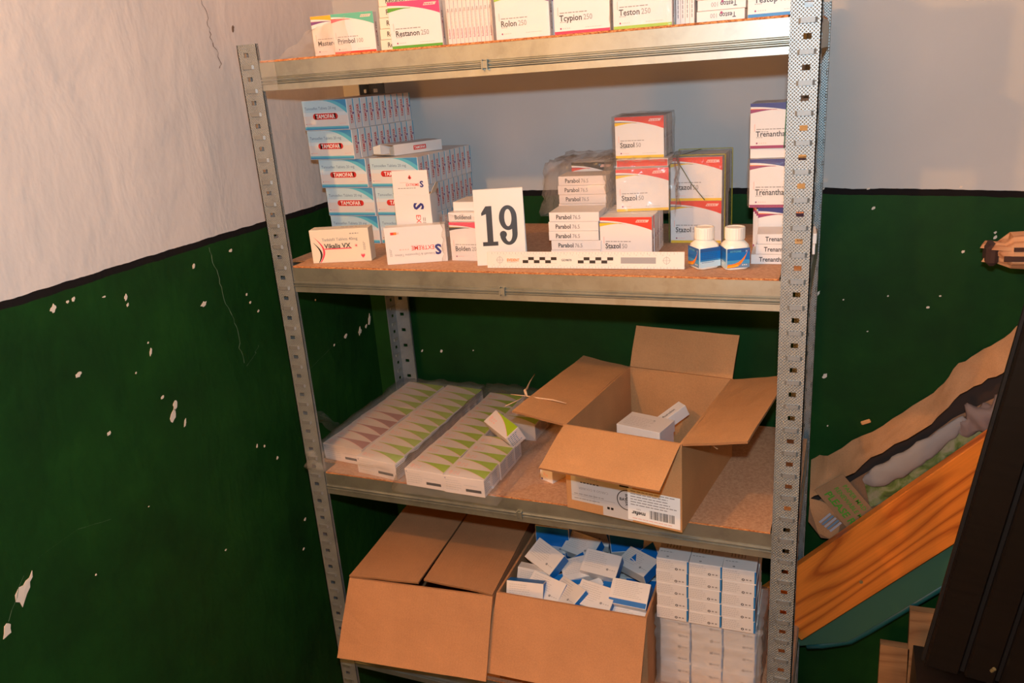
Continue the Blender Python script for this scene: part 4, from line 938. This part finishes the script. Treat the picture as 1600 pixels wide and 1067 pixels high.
# lower filler layer so the pile rests on something
k = 0
for iy in range(4):
    for ix in range(4):
        jcarton(.408+ix*.066, .078+iy*.070, .728, (0, 0, (-9, 6, 3, -4)[(ix+iy) % 4]), 'buried carton in the jumble, %s column from left, %s row from front' % (ORD[ix], ORD[iy]), style=(2, 0, 0, 2)[(ix*2+iy) % 4])
for iy in range(2):
    for ix in range(3):
        jcarton(.415+ix*.080, .115+iy*.110, .661, (0, 0, 4*ix-3), 'box-bottom carton, %s column from left, %s row from front' % (ORD[ix], ORD[iy]), style=0, dims=(.072, .06, .084))

# stacked block of white and blue cartons, right end of that shelf
sw, sd, sh = .0570, .060, .0253
q = Print(); q.lines(.03*sw, .80*sh, .52*sw, 5, .15*sh, .05*sh, 'lightgrey', 4); q.disc(.62*sw, .26*sh, .045*sw, 'ink', 1, 12, .022*sw); q.lines(.70*sw, .22*sh, .22*sw, 1, 1, .10*sh, 'grey', 6)
qe = Print().rect(.001, .001, sd-.001, sh-.001, 'blue'); qb = Print().rect(.945*sw, .0008, sw-.0003, sh-.0008, 'blue')
qt = Print(); qt.lines(.06*sw, .35*sd, .5*sw, 1, 1, .03*sd, 'grey', 3); qt.disc(.33*sw, .12*sd, .035*sw, 'ink', 1, 10, .018*sw)
for i_ in range(5): qt.rect((.2+.1*i_)*sw, .6*sd, (.23+.1*i_)*sw, .95*sd, 'grey')
rows_ = 11; tiers = ['bottom', 'second', 'third', 'fourth', 'fifth', 'sixth', 'seventh', 'eighth', 'ninth', 'tenth', 'top']
colsn = ['left', 'middle', 'right']
for rr_ in range(rows_):
    for c_ in range(3):
        up = rr_ >= 6; x = .6615+c_*(sw+.0006)+(.0025 if not up else 0)+.0006*math.sin(rr_*2+c_); y = (.083 if up else .098)
        if rr_ < 2: y = .094
        carton((x, y, TD+rr_*(sh+.0001)), 1+(.6*math.sin(rr_*3+c_)), (sw-.0004, sd, sh), '%s column, %s row from the shelf of the stacked white cartons with blue edges' % (colsn[c_], tiers[rr_]), 'white cartons with blue edges stacked by the right post',
            [('stk', 'front_print', [('front', q), ('front', qb)]), ('stke', 'end_print', [('right', qe)])]+([('stkt', 'top_print', [('top', qt)])] if rr_ == rows_-1 else []), M_white)
        if rr_ >= 6: carton((x, y+sd+.0008, TD+rr_*(sh+.0001)), 1, (sw-.0004, sd, sh), '%s column, %s row, second rank of the stacked blue-edged cartons' % (colsn[c_], tiers[rr_]), 'white cartons with blue edges stacked by the right post', [('stkt', 'top_print', [('top', qt)])] if rr_ == rows_-1 else [], M_white)
        elif rr_ >= 0: carton((x, y+sd+.0008, TD+rr_*(sh+.0001)), 1, (sw-.0004, sd, sh), '%s column, %s row, wrapped second rank of the blue-edged cartons' % (colsn[c_], tiers[rr_]), 'white cartons with blue edges stacked by the right post', [], M_white)
film_box('shrink_wrap', .6585, .8430, .0900, .2230, TD+.0003, TD+.1505, m=film_material('milky_wrap', .30, crinkle=20, gl=.8, dist=.002), seed=9, amp=.004, n=18, label='milky stretch wrap around the lower half of the stacked cartons', cat='plastic film')

# ------------------------------------------------------------------ films and bands on the middle and top shelves
film_box('shrink_wrap', .5785, .6645, .179, .264, TB+.150, TB+.2165, seed=11, amp=.0018, n=12, rz=2, label='tight clear shrink film around the topmost red-cornered block', cat='plastic film')
film_box('plastic_bag', .5740, .679, .138, .250, TB+.066, TB+.146, m=M_bag, seed=12, amp=.006, n=14, rz=6, label='crumpled clear bag around the middle red-cornered cartons', cat='plastic bag')
film_box('shrink_wrap', .6620, .7515, .221, .326, TB+.0003, TB+.1450, seed=13, amp=.0016, n=12, label='clear film around the banded red-cornered blocks', cat='plastic film')
film_box('plastic_bag', .4690, .5700, .162, .322, TB+.060, TB+.146, m=film_material('bag_warm', .10, crinkle=20, gl=.8, dist=.002), seed=14, amp=.007, n=12, flare=.015, label='crumpled clear bag over the rear stack of flat thin cartons', cat='plastic bag')
film_box('plastic_bag', .3170, .3960, .0635, .130, TB+.0003, TB+.074, m=M_bag, seed=15, amp=.005, n=12, flare=.01, label='clear bag around the pink-swoosh cartons left of the number card', cat='plastic bag')
film_box('shrink_wrap', .7995, .8880, .1435, .230, TB+.0745, TB+.147, seed=16, amp=.0018, n=10, label='clear film around the middle tier of blue-cornered cartons', cat='plastic film')
sheet('plastic_bag', [(.045, .030, TA+.001), (.205, .012, TA+.001), (.200, .016, TA+.058), (.120, .040, TA+.040)], 18, 12, .012, film_material('draped_film', .16, tint=(.98, .95, .93), crinkle=26, gl=1.0), 'crumpled clear film draped over the left end of the top shelf', seed=17)
sheet('plastic_film', [(.0400, -.0030, ZA-.043), (.0720, -.0040, ZA-.043), (.0740, -.0040, ZA+.004), (.0400, -.0030, ZA+.004)], 8, 8, .002, M_filmh, 'strip of clear film stuck on the left end of the top beam', cat='plastic film', seed=22)
film_box('shrink_wrap', .4500, .5420, .0125, .056, TA+.0003, TA+.0675, seed=18, amp=.0022, n=10, label='clear film around the violet-cornered pair on the top shelf', cat='plastic film')
film_box('shrink_wrap', .6270, .7120, .0115, .104, TA+.0003, TA+.0675, seed=19, amp=.0022, n=10, label='clear film around the lime-banded row on the top shelf', cat='plastic film')
def band(name, pts, r, m, label):
    mb = MB(); mb.tube(pts+[pts[0]], r, 5); o = mb.build(name, m, None, smooth=True); tag(o, label, 'rubber band'); return o
M_band = flat('olive_rubber', srgb(120, 110, 60), .5); M_gband = flat('green_rubber', srgb(70, 130, 100), .5)
zt_, zb = TB+.1447, TB+.0722
mb = MB(); mb.tube([(.676, .2190, TB+.141), (.700, .2190, TB+.1010), (.722, .2195, TB+.0735)], .0007, 5); mb.tube([(.676, .2190, TB+.141), (.676, .225, TB+.1455), (.700, .325, TB+.1458)], .0007, 5)
o = mb.build('rubber_band', M_band, None, smooth=True); tag(o, 'thin olive rubber band slanting across the upper banded block', 'rubber band')
for i, (yy, nm) in enumerate(((.228, 'front'), (.318, 'rear'))):
    mb = MB()
    x0, x1 = .6610, .7530; zz0, zz1 = TB+.0006, TB+.1462
    mb.box(x0, x1, yy, yy+.005, zz1, zz1+.0006); mb.box(x1, x1+.0006, yy, yy+.005, zz0, zz1); mb.box(x0-.0006, x0, yy, yy+.005, zz0, zz1)
    o = mb.build('packing_strap', ink('filmyellow')); tag(o, '%s yellow strap around the banded red-cornered blocks' % nm, 'strap', 'yellow straps around the banded blocks')
mb = MB(); x = .852
mb.tube([(x-.002, .1445, TB+.1628), (x, .1438, TB+.229), (x, .146, TB+.2295), (x, .214, TB+.2295)], .0008, 5); o = mb.build('rubber_band', M_gband, None, smooth=True); tag(o, 'green rubber band around the top blue-cornered block', 'rubber band')
mb = MB(); mb.tube([(.853, .1445, TB+.0738), (.862, .1440, TB+.020)], .0007, 5); o = mb.build('rubber_band', M_gband, None, smooth=True); tag(o, 'grey-green rubber band hanging over the bottom blue-cornered tier', 'rubber band')

# ------------------------------------------------------------------ right of the rack
def wood_material(name, base, ring, scale, rot=(0, 0, 0), rough=.5, contrast=1):
    m = bpy.data.materials.new(name); t, b = nodes(m)
    v = mapping(t, (1, 1, 1), rot); sz = N(t, 'ShaderNodeSeparateXYZ'); t.links.new(v, sz.inputs[0])
    n1 = tnoise(t, mapping(t, (1.3, 9, 9)), 1.3, 1.5, .35); 
    ph = mathn(t, 'ADD', mathn(t, 'MULTIPLY', sz.outputs[2], 190*scale), mathn(t, 'MULTIPLY', n1, 48*scale))
    wf = mathn(t, 'ADD', mathn(t, 'MULTIPLY', mathn(t, 'SINE', ph), 0.5), 0.5)
    c = ramp(t, wf, [(0.0, base), (0.50, tuple(x*.92 for x in base)), (0.95, tuple(.35*x+.65*y for x, y in zip(base, ring))), (1.0, ring)])
    c = mixc(t, .35, c, ramp(t, tnoise(t, mapping(t, (3, 90, 90)), 3, 4), [(.3, tuple(x*.6 for x in base)), (.7, base)]))
    t.links.new(c, b.inputs['Base Color']); b.inputs['Roughness'].default_value = rough
    bump(t, b, wf, .1, .0006); return m
M_pine = wood_material('varnished_pine', srgb(248, 140, 52), srgb(160, 62, 20), 1.05, rough=.38)
M_pale = wood_material('pale_timber', srgb(178, 130, 86), srgb(140, 92, 56), .9, rough=.7)
M_raw = wood_material('raw_timber', srgb(226, 164, 118), srgb(168, 98, 58), 1.6, rough=.8)
pl = MB(); pl.box(0, .62, 0, .024, 0, .130, bev=.002)
ang = 47.0; Ry = Matrix.Rotation(R(-ang), 4, 'Y')
o = pl.build('wooden_plank', M_pine, None, (.9045, .330, .5776), (0, R(-ang), 0)); tag(o, 'orange varnished pine plank leaning diagonally against the wall right of the rack', 'plank')
def on_plank(u, v): return (.8870+u*math.cos(R(ang))-v*math.sin(R(ang)), .330, .5590+u*math.sin(R(ang))+v*math.cos(R(ang)))
mb = MB()
for k_ in range(1): mb.tube([(.190, -.0005, .036), (.190, -.0022, .036)], .0035, 10)
mb.build('screw_head', flat('brass', srgb(190, 170, 120), .4, .7), o)
# padded green board beneath it
pts = [(.030, .022), (.052, -.003), (.62, -.003), (.62, -.068), (.13, -.066), (.085, -.064), (.0, -.020), (.012, .0)]
gp = empty('green_panel', (.8870, .310, .5590), rot=(0, R(-ang), 0)); tag(gp, 'green vinyl covered panel with teal rim leaning under the pine plank', 'panel')
mb = MB(); mb.prism([(u, .045, v) for u, v in pts], (0, .024, 0)); mb.build('vinyl_cover', flat('green_vinyl', srgb(62, 104, 84), .45), gp)
mb = MB(); rim = [(.62, -.071), (.13, -.069), (.083, -.067), (.030, -.044), (.004, -.028)]
mb.tube([(u, .060, v-.006) for u, v in rim], .0085, 8); mb.build('rim', flat('teal_rim', srgb(30, 92, 92), .4), gp, smooth=True)
# perforated timber slats
def slat_thing(x, z0, L, w_, yaw, lean, label, y=.395, holes=()):
    mb = MB(); th = .018
    segs = sorted(holes); prev = 0
    mb.box(0, w_*.30, 0, th, 0, L); mb.box(w_*.62, w_, 0, th, 0, L)
    for hz in segs: mb.box(w_*.30, w_*.62, 0, th, prev, hz-.0075); prev = hz+.0075
    mb.box(w_*.30, w_*.62, 0, th, prev, L)
    o = mb.build('timber_slat', M_pale, None, (x, y-th, z0), (0, R(lean), 0)); tag(o, label, 'timber slat', 'perforated timber slats')
    return o
slat_thing(1.122, 0.0, .690, .062, 0, -2.0, 'taller pale timber slat with an oval hole behind the dark panel', y=.352, holes=(.60, .44, .28))
slat_thing(1.0620, 0.0, .600, .052, 0, -1.0, 'shorter pale timber slat with a hole left of the taller one', y=.352, holes=(.475, .33))
# dark grooved panel leaning at the right edge
dp = empty('dark_panel', (1.1010, .120, .7355), rot=(0, R(7.3), 0)); tag(dp, 'dark brown grooved wooden panel leaning at the right edge', 'wooden panel')
M_dk = wood_material('dark_stained_wood', (0.0075, 0.0042, 0.003), (0.004, 0.0025, 0.002), 1.2, (0, 0, 0), .42)
x = 0
for k_, wd in enumerate((.060, .052, .064, .075, .080, .080, .080)):
    mb = MB(); mb.box(x+.004, x+wd-.004, 0, .014, 0, .78, bev=.003); mb.build('panel_board', M_dk, dp); x += wd
mb = MB(); mb.box(0, x, .012, .020, 0.002, .778); mb.build('backing', flat('panel_backing', (.006, .004, .003), .7), dp)
mb = MB(); mb.tube([(.098, -.001, .028), (.100, -.004, .036)], .003, 8); mb.build('nail', MC['brass'], dp)
mb = MB(); mb.box(1.10, 1.62, .06, .25, 0, .6760); o = mb.build('wooden_chest', M_dk); tag(o, 'dark chest carrying the grooved panel, at the bottom right edge', 'chest')
mb = MB(); mb.box(1.11, 1.61, .055, .060, .02, .66); mb.build('chest_front', M_dk, o)
# splintered timber end reaching in from the right
bw_ = MB(); n = 14; L0 = 1.170; prof = []
rings = [(0, .4), (.012, .75), (.03, 1.0), (.06, 1.02), (.12, 1.0), (.60, 1.0)]
V = []; F = []; K = 12
for i, (dx, s_) in enumerate(rings):
    for q in range(K):
        a = 2*math.pi*q/K; ry, rz = .030, .027
        rr = (abs(math.cos(a))**4+abs(math.sin(a))**4)**-.25
        jag = (random.Random(q*7+1).uniform(0, .016) if i < 2 else 0)
        V.append((dx+jag, math.cos(a)*rr*ry*s_, math.sin(a)*rr*rz*s_*(1 if math.sin(a) < 0 else .75+.25*min(1, dx/.04))+.002*noise.noise(Vector((dx*60, q, 0)))))
for i in range(len(rings)-1):
    for q in range(K): F.append((i*K+q, i*K+(q+1) % K, (i+1)*K+(q+1) % K, (i+1)*K+q))
F.append(tuple(range(K))[::-1]); F.append(tuple((len(rings)-1)*K+q for q in range(K)))
bt = empty('broken_timber', (1.156, .315, 1.404), rot=(0, R(-1.5), 0)); tag(bt, 'splintered square timber end reaching in from the right edge', 'timber')
obj('beam_body', mesh('beam_body', V, F, M_raw), bt)
mb = MB()
for q, (a, b_, c_) in enumerate(((-.012, .012, .006), (-.006, -.012, .000), (.002, .016, -.010), (-.010, 0, -.014), (0.0, -.02, .010))):
    mb.prism([(a, b_-.006, c_-.004), (a+.05, b_-.010, c_-.008), (a+.05, b_+.008, c_-.006), (a+.004, b_+.004, c_)], (0.004, 0, .006))
mb.build('splinter', M_raw, bt)
mb = MB(); mb.box(.030, .075, -.033, -.0285, .004, .010); mb.box(.018, .060, -.0325, -.028, -.012, -.004); mb.build('split', flat('charred_wood', srgb(70, 44, 36), .9), bt)
mb = MB(); mb.box(-.006, .012, -.024, .024, -.022, .012, bev=.006); mb.build('charred_tip', MC['charred_wood'], bt)
bt2 = MB(); bt2.box(.60, .80, -.02, .02, -.022, .022); bt2.build('beam_end', M_raw, bt)
# brown paper bag with printed panel
pg = empty('paper_bag', (0, 0, 0)); tag(pg, 'crumpled brown paper bag with green printing lying behind the pine plank', 'paper bag')
def ribbon(lo, hi, y0, y1, name, m, n_sub=4, amp=.004, parent=pg, seed=0, th=.0012):
    V = []; F = []; P = []
    def interp(L, s_):
        k = s_*(len(L)-1); i = min(int(k), len(L)-2); f = k-i; return (L[i][0]*(1-f)+L[i+1][0]*f, L[i][1]*(1-f)+L[i+1][1]*f)
    nu = (len(lo)-1)*5; nv = n_sub
    for s2 in (0, 1):
        for j in range(nv+1):
            for i in range(nu+1):
                a, b_ = interp(lo, i/nu), interp(hi, i/nu); f = j/nv; xx, zz = a[0]*(1-f)+b_[0]*f, a[1]*(1-f)+b_[1]*f
                yy = y0*(1-f)+y1*f+amp*noise.noise(Vector((xx*28+seed, zz*28, seed)))+amp*.5*noise.noise(Vector((xx*80, zz*80, seed))); V.append((xx, yy+s2*th, zz))
    m0 = (nu+1)*(nv+1)
    for j in range(nv):
        for i in range(nu):
            a = j*(nu+1)+i; F.append((a, a+1, a+nu+2, a+nu+1)); F.append((a+m0, a+m0+nu+1, a+m0+nu+2, a+m0+1))
    return obj(name, mesh(name, V, F, m, None, True), parent)
top = [(.9030, .9445), (.9418, .971), (1.0283, 1.039), (1.1084, 1.1114), (1.1439, 1.1725), (1.1896, 1.2117), (1.2364, 1.2534), (1.30, 1.31)]
mid = [(.9050, .885), (.9450, .9182), (1.0100, .985), (1.1062, 1.0680), (1.1467, 1.128), (1.1981, 1.1665), (1.2383, 1.2106), (1.30, 1.265)]
low = [(.9060, .850), (.9450, .83), (1.000, .84), (1.09, .95), (1.14, 1.02), (1.19, 1.08), (1.24, 1.13), (1.30, 1.19)]
ribbon(mid, top, .372, .412, 'back_lip', M_kraft, 6, .020, seed=1)
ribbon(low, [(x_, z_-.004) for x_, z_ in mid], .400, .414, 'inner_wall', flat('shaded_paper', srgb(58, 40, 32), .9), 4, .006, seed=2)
frlo = [(.9050, .835), (.930, .800), (.99, .80), (1.09, .90), (1.14, .97), (1.19, 1.03), (1.24, 1.08), (1.30, 1.14)]
frhi = [(.9050, .862), (.9480, .898), (1.000, .945), (1.060, .995), (1.10, 1.030), (1.14, 1.075), (1.20, 1.120), (1.30, 1.20)]
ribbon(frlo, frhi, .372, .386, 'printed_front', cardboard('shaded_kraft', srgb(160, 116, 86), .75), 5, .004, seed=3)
# printed produce picture and lettering on the front panel
mpic = bpy.data.materials.new('produce_print'); t, b = nodes(mpic)
t.links.new(ramp(t, tnoise(t, mapping(t), 26, 5, .6, 1.0), [(.3, srgb(36, 44, 20)), (.45, srgb(84, 104, 40)), (.55, srgb(120, 128, 84)), (.7, srgb(150, 140, 120))]), b.inputs['Base Color']); b.inputs['Roughness'].default_value = .6
def shift(L, dy): return L
ribbon([(1.015, .885), (1.09, .925), (1.14, .99), (1.20, 1.04), (1.27, 1.10)], [(1.0, .940), (1.060, .990), (1.10, 1.025), (1.16, 1.080), (1.27, 1.165)], .3660, .3740, 'produce_picture', mpic, 5, .004, seed=3)
def lump(name, pts, rad, m, amp, seed, ysc=.45):
    V = []; F = []; K = 14; P = [Vector(q) for q in pts]; nseg = 26; L = []
    for i in range(nseg+1):
        k_ = i/nseg*(len(P)-1); j = min(int(k_), len(P)-2); f = k_-j; L.append((P[j].lerp(P[j+1], f), rad[j]*(1-f)+rad[j+1]*f))
    for i, (q, r_) in enumerate(L):
        d = (L[min(i+1, nseg)][0]-L[max(i-1, 0)][0]).normalized(); up = Vector((0, 1, 0)); sd = d.cross(up).normalized()
        for k_ in range(K):
            a_ = 2*math.pi*k_/K; w0 = q+sd*math.cos(a_)*r_+up*math.sin(a_)*r_*ysc; n_ = noise.noise(w0*55+Vector((seed, 0, 0)))*amp
            V.append(tuple(q+(sd*math.cos(a_)+up*math.sin(a_)*ysc)*(r_+n_)))
    for i in range(nseg):
        for k_ in range(K): F.append((i*K+k_, i*K+(k_+1) % K, (i+1)*K+(k_+1) % K, (i+1)*K+k_))
    F.append(tuple(range(K))); F.append(tuple(nseg*K+k_ for k_ in range(K)))
    return obj(name, mesh(name, V, F, m, None, True), pg)
lump('white_bundle', [(1.000, .368, .938), (1.018, .368, .946), (1.056, .368, .976), (1.096, .368, 1.014), (1.134, .370, 1.054), (1.158, .372, 1.085)], [.006, .018, .022, .019, .015, .006], flat('greyish_cloth', srgb(150, 142, 140), .8), .006, 5)
lump('crumpled_tissue', [(1.148, .372, 1.060), (1.178, .372, 1.082), (1.215, .374, 1.105), (1.26, .376, 1.14)], [.010, .028, .030, .02], flat('grey_tissue', srgb(128, 110, 108), .8), .022, 6)
p = Print()
p.text('PAPER MAD', 0, .034, .0085, 'green', .01, maxw=.075); p.text('RENEWABLE MAT', -.004, .018, .0088, 'green', .01, maxw=.092); p.text('PLEASE R', -.004, -.004, .014, 'green', .025, maxw=.090)
ca, sa = math.cos(R(-50)), math.sin(R(-50))
fn = lambda u, v, e: (.9370+u*ca-v*sa, .3650-e, .903+u*sa+v*ca)
part_print(pg, 'lettering', p, fn)
mb = MB(); mb.box(-.02, .10, 0, .001, -.014, .050); o = mb.build('printed_label', cardboard('label_kraft', srgb(176, 134, 98)), pg, (.9370, .3655, .903), (0, R(50), 0))
ribbon([(.906, .870), (.925, .812), (.960, .800)], [(.905, .885), (.935, .880), (.965, .850)], .3660, .3710, 'side_gusset', M_kraft, 4, .006, seed=8)
p = Print()
for k_ in range(5): p.rect(0, k_*.0065, .030, k_*.0065+.0045, 'stripe' if k_ % 2 == 0 else 'bluegrey')
part_print(pg, 'striped_side', p, lambda u, v, e: (.948+u*.64-v*.77, .3628-e, .822+u*.77+v*.64))
mb = MB(); mb.box(0, .018, 0, .004, 0, .008, bev=.0015); o = mb.build('paper_scrap', flat('orange_scrap', srgb(228, 160, 100), .7), None, (.992, .4225, 1.030), (0, R(-25), 0)); tag(o, 'small orange scrap stuck to the wall above the paper bag', 'paper scrap')
